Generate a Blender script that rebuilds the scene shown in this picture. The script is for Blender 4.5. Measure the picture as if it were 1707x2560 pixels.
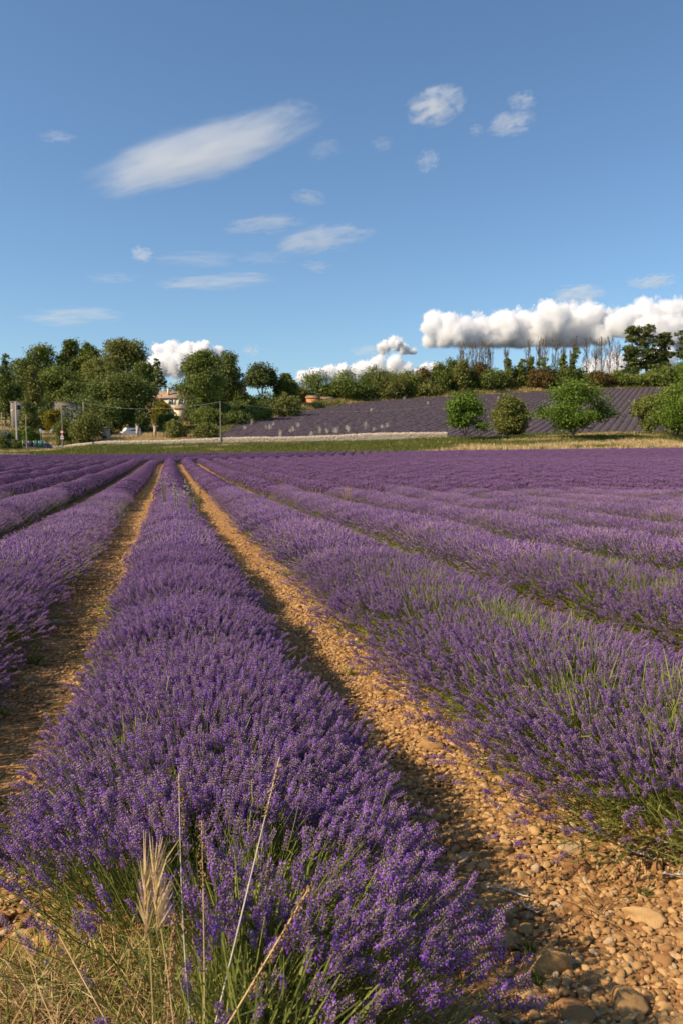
import bpy, math, random
import numpy as np
from mathutils import Vector, Matrix
R = math.radians
for o in list(bpy.data.objects): bpy.data.objects.remove(o)
sc = bpy.context.scene
COL = sc.collection
rng = np.random.default_rng(7)
random.seed(7)

# ------------------------------------------------------------------ camera, sky, sun, exposure
CAMZ = 1.25
FPX = 1991.0            # focal length in pixels of the 1707 x 2560 photograph (28 mm)
YH = 1130.0             # row of the level line in the photograph
PITCH = math.atan((1280.0 - YH) / FPX)
cam_d = bpy.data.cameras.new('camera')
cam = bpy.data.objects.new('camera', cam_d); COL.objects.link(cam)
cam.location = (0, 0, CAMZ); cam.rotation_euler = (math.pi / 2 - PITCH, 0, 0)
cam_d.sensor_fit = 'VERTICAL'; cam_d.sensor_height = 36.0; cam_d.lens = 28.0
cam_d.clip_start = 0.05; cam_d.clip_end = 40000
cam_d.dof.use_dof = True; cam_d.dof.focus_distance = 3.0; cam_d.dof.aperture_fstop = 9.0
sc.camera = cam

SUN_AZ, SUN_EL = R(-111), R(38.5)      # azimuth from +Y, positive to +X
sun_dir = Vector((math.sin(SUN_AZ) * math.cos(SUN_EL), math.cos(SUN_AZ) * math.cos(SUN_EL), math.sin(SUN_EL)))
sl = bpy.data.lights.new('sun', 'SUN'); sl.energy = 5.0; sl.angle = R(0.53); sl.color = (1.0, 0.82, 0.61)
so = bpy.data.objects.new('sun', sl); COL.objects.link(so)
so.rotation_euler = sun_dir.to_track_quat('Z', 'Y').to_euler()

w = bpy.data.worlds.new('World'); sc.world = w; w.use_nodes = True
nt = w.node_tree; bg = nt.nodes['Background']
sky = nt.nodes.new('ShaderNodeTexSky'); sky.sky_type = 'NISHITA'; sky.sun_disc = False
sky.sun_elevation = SUN_EL; sky.sun_rotation = SUN_AZ; sky.altitude = 300; sky.air_density = 1.0; sky.dust_density = 0.9; sky.ozone_density = 2.6
tin = nt.nodes.new('ShaderNodeMix'); tin.data_type = 'RGBA'; tin.blend_type = 'MULTIPLY'; tin.inputs[0].default_value = 1.0; tin.inputs[7].default_value = (0.86, 1.0, 1.07, 1)
nt.links.new(sky.outputs[0], tin.inputs[6]); nt.links.new(tin.outputs[2], bg.inputs[0]); bg.inputs[1].default_value = 0.105
sc.view_settings.view_transform = 'Standard'; sc.view_settings.look = 'None'
sc.view_settings.exposure = 0.4; sc.view_settings.gamma = 1.0; sc.view_settings.use_curve_mapping = False
sc.render.engine = 'CYCLES'
cy = sc.cycles
cy.max_bounces = 12; cy.diffuse_bounces = 3; cy.glossy_bounces = 2; cy.transmission_bounces = 4; cy.transparent_max_bounces = 8; cy.volume_bounces = 12
cy.use_denoising = True; cy.denoiser = 'OPENIMAGEDENOISE'; cy.denoising_prefilter = 'ACCURATE'
cy.use_adaptive_sampling = True; cy.adaptive_threshold = 0.018
cy.sample_clamp_indirect = 6.0
cy.volume_step_rate = 0.22; cy.volume_max_steps = 256
cy.caustics_reflective = False; cy.caustics_refractive = False

# ------------------------------------------------------------------ helpers
SP, CP = math.sin(PITCH), math.cos(PITCH)
def at(px, py, Y):
    """the point at depth Y that the photograph shows at pixel (px, py)"""
    u, v = (px - 853.5) / FPX, (1280.0 - py) / FPX
    dy, dz = CP + v * SP, -SP + v * CP
    return Vector((u / dy * Y, Y, CAMZ + dz / dy * Y))
def ss(a, b, x):
    t = np.clip((np.asarray(x, float) - a) / (b - a), 0, 1); return t * t * (3 - 2 * t)
def vnoise(x, y, seed=0):
    """cheap smooth value noise, vectorised"""
    x = np.asarray(x, float); y = np.asarray(y, float)
    xi, yi = np.floor(x), np.floor(y); fx, fy = x - xi, y - yi
    fx, fy = fx * fx * (3 - 2 * fx), fy * fy * (3 - 2 * fy)
    def h(a, b):
        s = np.sin(a * 127.1 + b * 311.7 + seed * 74.7) * 43758.5453
        return s - np.floor(s)
    return (h(xi, yi) * (1 - fx) + h(xi + 1, yi) * fx) * (1 - fy) + (h(xi, yi + 1) * (1 - fx) + h(xi + 1, yi + 1) * fx) * fy

# rows of the field: heading and spacing
HEAD = math.atan((424 - 853.5) / FPX); TH = math.tan(HEAD); ROW_X0 = 0.09; ROW_S = 1.64
def row_bend(k): return 85.0 + (1.5 * k if k > 0 else 0.5 * k)
_yy = np.arange(-6, 260, 0.25)
def row_curve(k):
    yb = row_bend(k)
    tn = TH + (math.tan(R(2.5)) - TH) * ss(yb - 7, yb + 7, _yy)
    x = np.concatenate([[0], np.cumsum(tn[:-1] * 0.25)])
    x = x - np.interp(0, _yy, x) + ROW_X0 + k * ROW_S / math.cos(HEAD)
    return x, np.arctan(tn)
def field_end(X): return 131.0 + 0.02 * np.asarray(X) + 1.2 * (vnoise(np.asarray(X) * 0.11, 0.5, 3) - 0.5)

def H(X, Y):
    """height of the ground"""
    X = np.asarray(X, float); Y = np.asarray(Y, float)
    z = -0.42 * (1 - np.exp(-np.maximum(Y, 0) / 20.0))
    z = z + 0.36 * ss(35, 86, Y) + (0.72 + 0.012 * np.clip(X, -40, 60)) * ss(86, 132, Y)
    # gentle furrow: the wheel way between rows lies a little lower than the rows
    q = (X - ROW_X0 - TH * Y) * math.cos(HEAD) / ROW_S
    fr = np.abs(q - np.round(q)) * ROW_S
    z = z + (0.05 * np.exp(-(fr / 0.55) ** 2) - 0.015) * (1 - ss(70, 85, Y))
    # the strip of gravel is higher beside the row, and rutted in its middle
    z = z + 0.022 * (vnoise(X * 2.3, Y * 1.7, 1) - 0.5) * (1 - ss(20, 60, Y))
    bank = 2.45 - 0.9 * ss(-48, -62, X) + 0.006 * np.clip(X, -60, 80)
    z = z + bank * ss(131, 174.5, Y)
    t = np.clip((Y - 175) / 155, 0, None)
    hill = 0.121 * (np.minimum(Y, 345) - 175).clip(0) + 0.035 * np.clip(X, -140, 190) * np.minimum(t, 1.05)
    hill = hill + 0.9 * ss(-48, -62, X) * ss(174, 190, Y)
    z = z + hill - 0.05 * (Y - 352).clip(0) * np.minimum(1, (Y - 352).clip(0) / 200)
    z = np.maximum(z, -60)
    return z
def h1(x, y): return float(H(x, y))

# ---- materials
MATS = {}
def N(t, typ, **kw):
    n = t.nodes.new(typ)
    for k, v in kw.items(): setattr(n, k, v)
    return n
def mat(name, c1, c2=None, rough=0.8, scale=6.0, bump=0.0, bscale=30.0, trans=0.0, tint=False, rnd=0.0, spec=0.2, metal=0.0, coat=0.0, detail=4.0, obj=True):
    """a surface whose colour wanders between c1 and c2; tint = per-piece attribute, rnd = per-instance shift"""
    if name in MATS: return MATS[name]
    m = bpy.data.materials.new(name); m.use_nodes = True; t = m.node_tree; L = t.links
    b = t.nodes['Principled BSDF']; out = t.nodes['Material Output']
    b.inputs['Roughness'].default_value = rough; b.inputs['Specular IOR Level'].default_value = spec; b.inputs['Metallic'].default_value = metal
    b.inputs['Coat Weight'].default_value = coat
    c2 = c2 or c1
    mix = N(t, 'ShaderNodeMix', data_type='RGBA'); mix.inputs[6].default_value = (*c1, 1); mix.inputs[7].default_value = (*c2, 1)
    tc = N(t, 'ShaderNodeTexCoord')
    if tint or rnd:
        src = []
        if tint:
            a = N(t, 'ShaderNodeAttribute', attribute_name='tint'); src.append(a.outputs['Fac'])
        if rnd:
            oi = N(t, 'ShaderNodeObjectInfo')
            mm = N(t, 'ShaderNodeMath', operation='MULTIPLY'); mm.inputs[1].default_value = rnd; L.new(oi.outputs['Random'], mm.inputs[0]); src.append(mm.outputs[0])
        if len(src) == 2:
            ad = N(t, 'ShaderNodeMath', operation='ADD', use_clamp=True); L.new(src[0], ad.inputs[0]); L.new(src[1], ad.inputs[1]); L.new(ad.outputs[0], mix.inputs[0])
        else: L.new(src[0], mix.inputs[0])
    else:
        nz = N(t, 'ShaderNodeTexNoise'); nz.inputs['Scale'].default_value = scale; nz.inputs['Detail'].default_value = detail
        L.new(tc.outputs['Object'], nz.inputs['Vector'])
        cr = N(t, 'ShaderNodeMapRange'); cr.inputs[1].default_value = 0.3; cr.inputs[2].default_value = 0.7
        L.new(nz.outputs['Fac'], cr.inputs[0]); L.new(cr.outputs[0], mix.inputs[0])
    L.new(mix.outputs[2], b.inputs['Base Color'])
    if bump:
        n2 = N(t, 'ShaderNodeTexNoise'); n2.inputs['Scale'].default_value = bscale; n2.inputs['Detail'].default_value = 5
        L.new(tc.outputs['Object'], n2.inputs['Vector'])
        bp = N(t, 'ShaderNodeBump'); bp.inputs['Strength'].default_value = bump; bp.inputs['Distance'].default_value = 0.05
        L.new(n2.outputs['Fac'], bp.inputs['Height']); L.new(bp.outputs[0], b.inputs['Normal'])
    if trans:
        tr = N(t, 'ShaderNodeBsdfTranslucent'); L.new(mix.outputs[2], tr.inputs[0])
        ms = N(t, 'ShaderNodeMixShader'); ms.inputs[0].default_value = trans
        L.new(b.outputs[0], ms.inputs[1]); L.new(tr.outputs[0], ms.inputs[2]); L.new(ms.outputs[0], out.inputs[0])
    MATS[name] = m; return m

# ---- geometry collector
class Soup:
    def __init__(s): s.V = []; s.T = []; s.Q = []; s.n = 0; s.tint = []
    def add(s, V, F, m=0, tint=0.5):
        V = np.asarray(V, float).reshape(-1, 3); F = np.asarray(F, int)
        s.V.append(V); s.tint.append(np.broadcast_to(np.asarray(tint, float), (len(V),)))
        (s.T if F.shape[1] == 3 else s.Q).append((F + s.n, m)); s.n += len(V)
    def octa(s, C, X, Y, Z, m=0, tint=0.5):
        C, X, Y, Z = (np.asarray(a, float) for a in (C, X, Y, Z)); n = len(C)
        V = np.stack([C + X, C - X, C + Y, C - Y, C + Z, C - Z], 1).reshape(-1, 3)
        f = np.array([[0, 2, 4], [2, 1, 4], [1, 3, 4], [3, 0, 4], [2, 0, 5], [1, 2, 5], [3, 1, 5], [0, 3, 5]])
        F = (np.arange(n)[:, None, None] * 6 + f).reshape(-1, 3)
        s.add(V, F, m, np.repeat(np.broadcast_to(tint, (n,)), 6))
    def quads(s, A, B, C, D, m=0, tint=0.5):
        n = len(A); V = np.stack([A, B, C, D], 1).reshape(-1, 3)
        s.add(V, np.arange(4 * n).reshape(n, 4), m, np.repeat(np.broadcast_to(tint, (n,)), 4))
    def ribbons(s, A, B, wa, wb, m=0, tint=0.5, r=rng):
        A = np.asarray(A, float); B = np.asarray(B, float)
        d = B - A; p = np.cross(d, r.normal(size=A.shape)); p /= np.linalg.norm(p, axis=1, keepdims=True) + 1e-9
        s.quads(A - p * wa, A + p * wa, B + p * wb, B - p * wb, m, tint)
    def tube(s, pts, rad, sides=6, m=0, tint=0.5, cap=True):
        pts = np.asarray(pts, float); n = len(pts); rad = np.broadcast_to(rad, (n,))
        d = np.gradient(pts, axis=0); d /= np.linalg.norm(d, axis=1, keepdims=True) + 1e-9
        ref = np.where(np.abs(d[:, 2:3]) > 0.9, np.array([[1., 0, 0]]), np.array([[0, 0, 1.]]))
        a = np.cross(d, ref); a /= np.linalg.norm(a, axis=1, keepdims=True) + 1e-9; b = np.cross(d, a)
        th = np.arange(sides) * 2 * math.pi / sides
        V = (pts[:, None] + rad[:, None, None] * (np.cos(th)[None, :, None] * a[:, None] + np.sin(th)[None, :, None] * b[:, None])).reshape(-1, 3)
        i = np.arange(n - 1)[:, None] * sides; j = np.arange(sides)[None]; k = (j + 1) % sides
        s.add(V, np.stack([i + j, i + k, i + sides + k, i + sides + j], -1).reshape(-1, 4), m, tint)
        if cap:
            for e in (0, n - 1):
                ring = V[e * sides:(e + 1) * sides]; c = pts[e]
                s.add(np.vstack([ring, c[None]]), [[q, (q + 1) % sides, sides] for q in range(sides)], m, tint)
    def box(s, lo, hi, m=0, tint=0.5, rz=0.0, o=(0, 0, 0)):
        x0, y0, z0 = lo; x1, y1, z1 = hi
        V = np.array([[x0, y0, z0], [x1, y0, z0], [x1, y1, z0], [x0, y1, z0], [x0, y0, z1], [x1, y0, z1], [x1, y1, z1], [x0, y1, z1]], float)
        c, n = math.cos(rz), math.sin(rz); V = V @ np.array([[c, n, 0], [-n, c, 0], [0, 0, 1]]) + np.array(o)
        s.add(V, [[0, 3, 2, 1], [4, 5, 6, 7], [0, 1, 5, 4], [1, 2, 6, 5], [2, 3, 7, 6], [3, 0, 4, 7]], m, tint)
    def mesh(s, name, mats, smooth=False):
        V = np.concatenate(s.V); me = bpy.data.meshes.new(name)
        tri = np.concatenate([f for f, _ in s.T]) if s.T else np.zeros((0, 3), int)
        qd = np.concatenate([f for f, _ in s.Q]) if s.Q else np.zeros((0, 4), int)
        mi = np.concatenate([np.full(len(f), m) for f, m in s.T + s.Q])
        nl = tri.size + qd.size; npoly = len(tri) + len(qd)
        me.vertices.add(len(V)); me.vertices.foreach_set('co', V.astype(np.float32).ravel())
        me.loops.add(nl); me.loops.foreach_set('vertex_index', np.concatenate([tri.ravel(), qd.ravel()]).astype(np.int32))
        me.polygons.add(npoly)
        st = np.concatenate([np.arange(len(tri)) * 3, tri.size + np.arange(len(qd)) * 4])
        me.polygons.foreach_set('loop_start', st.astype(np.int32))
        me.polygons.foreach_set('material_index', mi.astype(np.int32))
        if smooth: me.polygons.foreach_set('use_smooth', np.ones(npoly, bool))
        a = me.attributes.new('tint', 'FLOAT', 'POINT'); a.data.foreach_set('value', np.concatenate(s.tint).astype(np.float32))
        for m in (mats if isinstance(mats, (list, tuple)) else [mats]): me.materials.append(m)
        me.update(calc_edges=True); me.validate(); return me
    def build(s, name, mats, parent=None, loc=None, smooth=False):
        return link(name, s.mesh(name, mats, smooth), parent, loc)
def link(name, data, parent=None, loc=None, rz=None):
    o = bpy.data.objects.new(name, data); COL.objects.link(o)
    if parent is not None: o.parent = parent
    if loc is not None: o.location = loc
    if rz is not None: o.rotation_euler = (0, 0, rz)
    return o
def tag(o, label=None, cat=None, group=None, kind=None):
    if label: o['label'] = label
    if cat: o['category'] = cat
    if group: o['group'] = group
    if kind: o['kind'] = kind
    return o
def thing(name, label, cat, loc=(0, 0, 0), rz=0.0, group=None):
    return tag(link(name, None, None, loc, rz), label, cat, group)

# ---- scattering of copies for what nobody could count
def library(name, meshes):
    c = bpy.data.collections.new(name)
    for i, me in enumerate(meshes):
        c.objects.link(bpy.data.objects.new('%s_%02d' % (name, i), me))
    ng = bpy.data.node_groups.new(name, 'GeometryNodeTree')
    ng.interface.new_socket('Geometry', in_out='INPUT', socket_type='NodeSocketGeometry')
    ng.interface.new_socket('Geometry', in_out='OUTPUT', socket_type='NodeSocketGeometry')
    gi, go = ng.nodes.new('NodeGroupInput'), ng.nodes.new('NodeGroupOutput')
    ip = ng.nodes.new('GeometryNodeInstanceOnPoints'); ci = ng.nodes.new('GeometryNodeCollectionInfo')
    ci.inputs['Collection'].default_value = c; ci.inputs['Separate Children'].default_value = True; ci.inputs['Reset Children'].default_value = True
    ip.inputs['Pick Instance'].default_value = True
    def na(nm, typ):
        n = ng.nodes.new('GeometryNodeInputNamedAttribute'); n.data_type = typ; n.inputs['Name'].default_value = nm
        return n.outputs['Attribute']
    L = ng.links
    L.new(gi.outputs[0], ip.inputs['Points']); L.new(ci.outputs[0], ip.inputs['Instance'])
    L.new(na('idx', 'INT'), ip.inputs['Instance Index']); L.new(na('rot', 'FLOAT_VECTOR'), ip.inputs['Rotation']); L.new(na('scl', 'FLOAT_VECTOR'), ip.inputs['Scale'])
    L.new(ip.outputs[0], go.inputs[0])
    return ng
def scatter(name, lib, P, rot, scl, idx, parent=None, kind='stuff'):
    P = np.asarray(P, np.float32); n = len(P)
    me = bpy.data.meshes.new(name); me.vertices.add(n); me.vertices.foreach_set('co', P.ravel())
    a = me.attributes.new('rot', 'FLOAT_VECTOR', 'POINT'); a.data.foreach_set('vector', np.asarray(rot, np.float32).ravel())
    s = np.asarray(scl, np.float32); s = np.repeat(s[:, None], 3, 1) if s.ndim == 1 else s
    a = me.attributes.new('scl', 'FLOAT_VECTOR', 'POINT'); a.data.foreach_set('vector', s.ravel())
    a = me.attributes.new('idx', 'INT', 'POINT'); a.data.foreach_set('value', np.asarray(idx, np.int32))
    o = link(name, me, parent)
    md = o.modifiers.new('scatter', 'NODES'); md.node_group = lib
    if kind: o['kind'] = kind
    return o
def euler_from_axes(Xa, Ya, Za):
    ry = np.arcsin(np.clip(-Xa[:, 2], -1, 1)); rx = np.arctan2(Ya[:, 2], Za[:, 2]); rz = np.arctan2(Xa[:, 1], Xa[:, 0])
    return np.stack([rx, ry, rz], 1)
def align_z(D, spin):
    D = D / np.linalg.norm(D, axis=1, keepdims=True)
    ref = np.where(np.abs(D[:, 2:3]) > 0.95, np.array([[1., 0, 0]]), np.array([[0, 0, 1.]]))
    a = np.cross(ref, D); a /= np.linalg.norm(a, axis=1, keepdims=True); b = np.cross(D, a)
    c, s = np.cos(spin)[:, None], np.sin(spin)[:, None]
    return euler_from_axes(a * c + b * s, -a * s + b * c, D)
def unit(n, r=rng):
    v = r.normal(size=(n, 3)); return v / np.linalg.norm(v, axis=1, keepdims=True)

# ------------------------------------------------------------------ ground
def graded(lo, hi, near, g, c=0.0, mx=400.0, flat=3.0):
    out = [c]; s = near
    while out[-1] < hi:
        if out[-1] - c > flat: s = min(s * g, mx)
        out.append(out[-1] + s)
    neg = [c]; s = near
    while neg[-1] > lo:
        if c - neg[-1] > flat: s = min(s * g, mx)
        neg.append(neg[-1] - s)
    return np.array(neg[:0:-1] + out)
gx = graded(-3000, 3000, 0.06, 1.05, 0.2, 300, 2.2); gy = graded(-60, 6000, 0.06, 1.04, 2.6, 300, 2.2)
gy = np.array([v for v in gy if not 120 < v < 190] + list(np.arange(120, 190, 1.0))); gy.sort()
GX, GY = np.meshgrid(gx, gy); GZ = H(GX, GY)
near = (GY < 12) & (np.abs(GX) < 6)
GZ = GZ + np.where(near, 0.012 * (vnoise(GX * 11, GY * 11, 4) - 0.5) + 0.008 * (vnoise(GX * 23, GY * 23, 5) - 0.5), 0)
ny, nx = GX.shape
idx = np.arange(ny * nx).reshape(ny, nx)
sp = Soup(); sp.add(np.stack([GX, GY, GZ], -1).reshape(-1, 3), np.stack([idx[:-1, :-1], idx[:-1, 1:], idx[1:, 1:], idx[1:, :-1]], -1).reshape(-1, 4), 0,
                    (ss(-0.3, 0.3, GY - field_end(GX))).ravel())
gm = bpy.data.materials.new('stony_soil'); gm.use_nodes = True; t = gm.node_tree; L = t.links; b = t.nodes['Principled BSDF']; b.inputs['Roughness'].default_value = 0.95; b.inputs['Specular IOR Level'].default_value = 0.1
geo = N(t, 'ShaderNodeNewGeometry')
def noise(scale, detail=4, src=None):
    n = N(t, 'ShaderNodeTexNoise'); n.inputs['Scale'].default_value = scale; n.inputs['Detail'].default_value = detail; L.new(geo.outputs['Position'], n.inputs['Vector']); return n.outputs['Fac']
def ramp(f, stops):
    r = N(t, 'ShaderNodeValToRGB'); e = r.color_ramp.elements
    while len(e) < len(stops): e.new(0.5)
    for q, (p, c) in zip(e, stops): q.position = p; q.color = (*c, 1)
    L.new(f, r.inputs[0]); return r.outputs[0]
soil = ramp(noise(9, 8), [(0.3, (0.26, 0.135, 0.05)), (0.5, (0.38, 0.21, 0.085)), (0.72, (0.52, 0.32, 0.145))])
soil2 = ramp(noise(0.7, 3), [(0.35, (0.8, 0.78, 0.75)), (0.65, (1.05, 1.0, 0.95))])
mu = N(t, 'ShaderNodeMix', data_type='RGBA', blend_type='MULTIPLY'); mu.inputs[0].default_value = 1; L.new(soil, mu.inputs[6]); L.new(soil2, mu.inputs[7])
grass = ramp(noise(0.09, 6), [(0.36, (0.045, 0.075, 0.015)), (0.5, (0.13, 0.13, 0.035)), (0.62, (0.36, 0.26, 0.09)), (0.75, (0.22, 0.19, 0.06))])
at_ = N(t, 'ShaderNodeAttribute', attribute_name='tint')
mg = N(t, 'ShaderNodeMix', data_type='RGBA'); L.new(at_.outputs['Fac'], mg.inputs[0]); L.new(mu.outputs[2], mg.inputs[6]); L.new(grass, mg.inputs[7]); L.new(mg.outputs[2], b.inputs['Base Color'])
vo = N(t, 'ShaderNodeTexVoronoi'); vo.inputs['Scale'].default_value = 34; L.new(geo.outputs['Position'], vo.inputs['Vector'])
b1 = N(t, 'ShaderNodeBump'); b1.inputs['Strength'].default_value = 0.55; b1.inputs['Distance'].default_value = 0.02; b1.invert = True; L.new(vo.outputs['Distance'], b1.inputs['Height'])
b2 = N(t, 'ShaderNodeBump'); b2.inputs['Strength'].default_value = 0.6; b2.inputs['Distance'].default_value = 0.01; L.new(noise(120, 4), b2.inputs['Height']); L.new(b1.outputs[0], b2.inputs['Normal'])
L.new(b2.outputs[0], b.inputs['Normal'])
ground = tag(sp.build('ground', gm, smooth=True), 'ochre stony soil of the lavender field and grassy land behind', None, kind='structure')

# ------------------------------------------------------------------ lavender
M_CALYX = mat('lavender_calyx', (0.080, 0.040, 0.108), (0.53, 0.38, 0.40), rough=0.75, tint=True, rnd=0.3, trans=0.22)
M_PETAL = mat('lavender_petal', (0.17, 0.055, 0.40), (0.40, 0.165, 0.66), rough=0.6, tint=True, rnd=0.3, trans=0.35)
M_STEM = mat('lavender_stem', (0.11, 0.15, 0.03), (0.30, 0.32, 0.085), rough=0.6, tint=True, rnd=0.4, trans=0.2)
M_LEAF = mat('lavender_leaf', (0.10, 0.13, 0.025), (0.30, 0.31, 0.07), rough=0.7, tint=True, rnd=0.3, trans=0.25)
M_FARFLOWER = mat('lavender_flower_head', (0.080, 0.037, 0.122), (0.295, 0.165, 0.315), rough=0.75, tint=True, rnd=0.12, trans=0.25)
LAV = [M_CALYX, M_PETAL, M_STEM, M_LEAF, M_FARFLOWER]

def perp(D):
    ref = np.where(np.abs(D[:, 2:3]) > 0.9, np.array([[1., 0, 0]]), np.array([[0, 0, 1.]]))
    a = np.cross(ref, D); a /= np.linalg.norm(a, axis=1, keepdims=True); return a, np.cross(D, a)

def stem_mesh(seed, spent=0.0):
    """one flower stem, base at the origin, growing up z: thin stalk, two small leaves, whorls of calyces, open violet corollas"""
    r = np.random.default_rng(seed); s = Soup()
    bend = r.normal(0, 0.02, 2); L0 = 0.30
    z = np.linspace(0, L0 + 0.055, 5); pts = np.stack([bend[0] * (z / .3) ** 2, bend[1] * (z / .3) ** 2, z], 1)
    s.tube(pts, [0.0014, 0.0013, 0.0012, 0.0011, 0.0006], 3, 2, r.uniform(0.3, 0.9), cap=False)
    tip = lambda q: np.stack([bend[0] * (q / .3) ** 2, bend[1] * (q / .3) ** 2, q], -1)
    a = np.array([tip(q) for q in r.uniform(0.02, 0.14, 4)]); d = unit(4, r) * np.array([1, 1, 0.2]) + np.array([0, 0, 0.9])
    s.ribbons(a, a + d * r.uniform(0.025, 0.05, (4, 1)), 0.0022, 0.0006, 3, r.random(4), r)
    nw = r.integers(6, 9); zs = L0 + np.linspace(0, 0.052, nw)
    if r.random() < 0.6: zs = np.concatenate([[L0 - r.uniform(0.018, 0.035)], zs])
    for wi, q in enumerate(zs):
        k = r.integers(6, 9); rad = 0.0046 * (1 - 0.55 * max(0, wi - 3) / nw)
        th = r.random() * 6.28 + np.arange(k) * 6.28 / k + r.normal(0, 0.15, k)
        out = np.stack([np.cos(th), np.sin(th), np.zeros(k)], 1); D = out * 0.75 + np.array([0, 0, 0.75]) + r.normal(0, 0.12, (k, 3)); D /= np.linalg.norm(D, axis=1, keepdims=True)
        X, Y = perp(D); ln = r.uniform(0.0036, 0.0052, (k, 1))
        C = tip(np.full(k, q)) + out * rad * 0.6 + D * ln
        s.octa(C, X * 0.00165, Y * 0.00165, D * ln, 0, r.uniform(0, .85, k) * (.55 + .45 * min(1, wi / 4)))
        sel = r.random(k) < 0.33 * (1 - spent)
        if sel.any():
            E = C[sel] + D[sel] * ln[sel] * 1.1; n = sel.sum(); U = unit(n, r); a1, b1 = perp(U)
            sz = r.uniform(0.0026, 0.0042, (n, 1))
            s.quads(E - a1 * sz, E - b1 * sz, E + a1 * sz + U * sz * .5, E + b1 * sz, 1, r.random(n))
            U2 = D[sel]; a2, b2 = perp(U2)
            s.quads(E - a2 * sz, E - b2 * sz * .8, E + a2 * sz, E + b2 * sz * .8 + U2 * sz, 1, r.random(n))
    return s.mesh('flower_stem', LAV)
def green_mesh(seed):
    """a leafy tuft of narrow grey-green leaves and flowerless shoots"""
    r = np.random.default_rng(seed); s = Soup(); n = 46
    A = np.stack([r.normal(0, 0.03, n), r.normal(0, 0.03, n), r.uniform(0, 0.06, n)], 1)
    D = unit(n, r) * np.array([0.7, 0.7, 0.3]) + np.array([0, 0, 0.9]); D /= np.linalg.norm(D, axis=1, keepdims=True)
    B = A + D * r.uniform(0.10, 0.26, (n, 1)); s.ribbons(A, B, 0.0032, 0.0009, 3, r.random(n), r)
    C = A + D * r.uniform(0.03, 0.16, (n, 1)); E = C + (unit(n, r) + np.array([0, 0, 0.5])) * 0.035
    s.ribbons(C, E, 0.0026, 0.0008, 3, r.random(n), r)
    return s.mesh('leaf_tuft', LAV)
ROW_W, ROW_H = 0.79, 0.41
def canopy(n, r, end=0, wid=1.0, hei=1.0):
    """tips and directions of n flower stems of one plant; x along the row, y across; end = +-1 for the plant that closes a row"""
    ph = np.arcsin(r.uniform(-1, 1, n)) * 0.55 + r.uniform(-1.6, 1.6, n) * 0.45
    al = r.normal(0, 0.16, n)
    lat = ROW_W * wid * np.sin(ph); z = ROW_H * hei * np.maximum(np.cos(ph), 0) ** 0.8
    if end:
        az = r.uniform(-math.pi / 2, math.pi / 2, n); pol = np.abs(ph)
        m = r.random(n) < 0.6
        al = np.where(m, end * 0.55 * np.sin(pol) * np.cos(az), al); lat = np.where(m, ROW_W * wid * np.sin(pol) * np.sin(az), lat)
    k = 1 - np.abs(r.normal(0, 0.10, n)); k = np.clip(k + r.normal(0, 0.03, n), 0.6, 1.1)
    tip = np.stack([al, lat * k, 0.035 + z * k], 1)
    root = np.stack([al * 0.35, lat * 0.22, np.full(n, 0.02)], 1)
    D = tip - root; D /= np.linalg.norm(D, axis=1, keepdims=True); D = D + r.normal(0, 0.09, (n, 3)) + np.array([0, 0, 0.12]); D /= np.linalg.norm(D, axis=1, keepdims=True)
    ln = np.linalg.norm(tip - root, axis=1)
    return tip, D, ln
def plant_mesh(seed, n, lod, flower=1.0):
    r = np.random.default_rng(seed); s = Soup()
    tip, D, ln = canopy(n, r, wid=r.uniform(0.95, 1.08), hei=r.uniform(0.93, 1.07))
    X, Y = perp(D); fl = r.random(n) < flower
    tn = np.clip(r.normal(0.42, 0.26, n), 0, 1)
    if lod == 1:
        for q in range(4):
            c = tip[fl] - D[fl] * (0.010 + 0.0135 * q) + r.normal(0, 0.002, (fl.sum(), 3)); m = r.random(fl.sum()) < 0.34
            wd = r.uniform(0.0042, 0.0074, (fl.sum(), 1)) * (0.75 if q == 0 else 1)
            for sel, mi in ((m, 1), (~m, 0)):
                s.octa(c[sel], X[fl][sel] * wd[sel], Y[fl][sel] * wd[sel], D[fl][sel] * 0.0088, mi, np.clip(tn[fl][sel] + r.normal(0, .15, sel.sum()), 0, 1))
        B = tip - D * 0.06; A = tip - D * np.minimum(ln, 0.36)[:, None] * 0.85
        s.ribbons(A, B, 0.0017, 0.0017, 2, r.random(n), r)
        g = 220
    else:
        wd = r.uniform(0.011, 0.017, (fl.sum(), 1)) * (1 if lod == 2 else 1.5)
        s.octa((tip - D * 0.035)[fl], X[fl] * wd, Y[fl] * wd, D[fl] * 0.04, 4, tn[fl])
        B = tip - D * 0.07; A = tip - D * np.minimum(ln, 0.34)[:, None] * 0.8
        k = np.arange(n) % 2 == 0; s.ribbons(A[k], B[k], 0.004, 0.004, 2, r.random(k.sum()), r)
        g = 90
    tp, Dg, lg = canopy(g, r); tp = tp * np.array([1, 0.72, 0.72]); s.ribbons(tp - Dg * 0.2, tp, 0.006 if lod == 1 else 0.014, 0.002, 3, r.random(g), r)
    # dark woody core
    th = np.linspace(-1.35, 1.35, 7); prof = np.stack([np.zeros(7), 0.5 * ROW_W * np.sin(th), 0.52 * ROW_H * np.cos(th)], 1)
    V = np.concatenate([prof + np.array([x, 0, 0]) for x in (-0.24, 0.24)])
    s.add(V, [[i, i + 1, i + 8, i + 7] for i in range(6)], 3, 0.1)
    return s.mesh('lavender_plant', LAV)
STEMS = [stem_mesh(100 + i, 0.0 if i % 3 else 0.5) for i in range(9)]
LIB_STEM = library('stem_library', STEMS); LIB_GREEN = library('green_library', [green_mesh(300 + i) for i in range(4)])
FL1 = [1, .95, .9, .86, .82, .5, .35]; LIB_P1 = library('plant_library', [plant_mesh(400 + i, 900, 1, f) for i, f in enumerate(FL1)])
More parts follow.
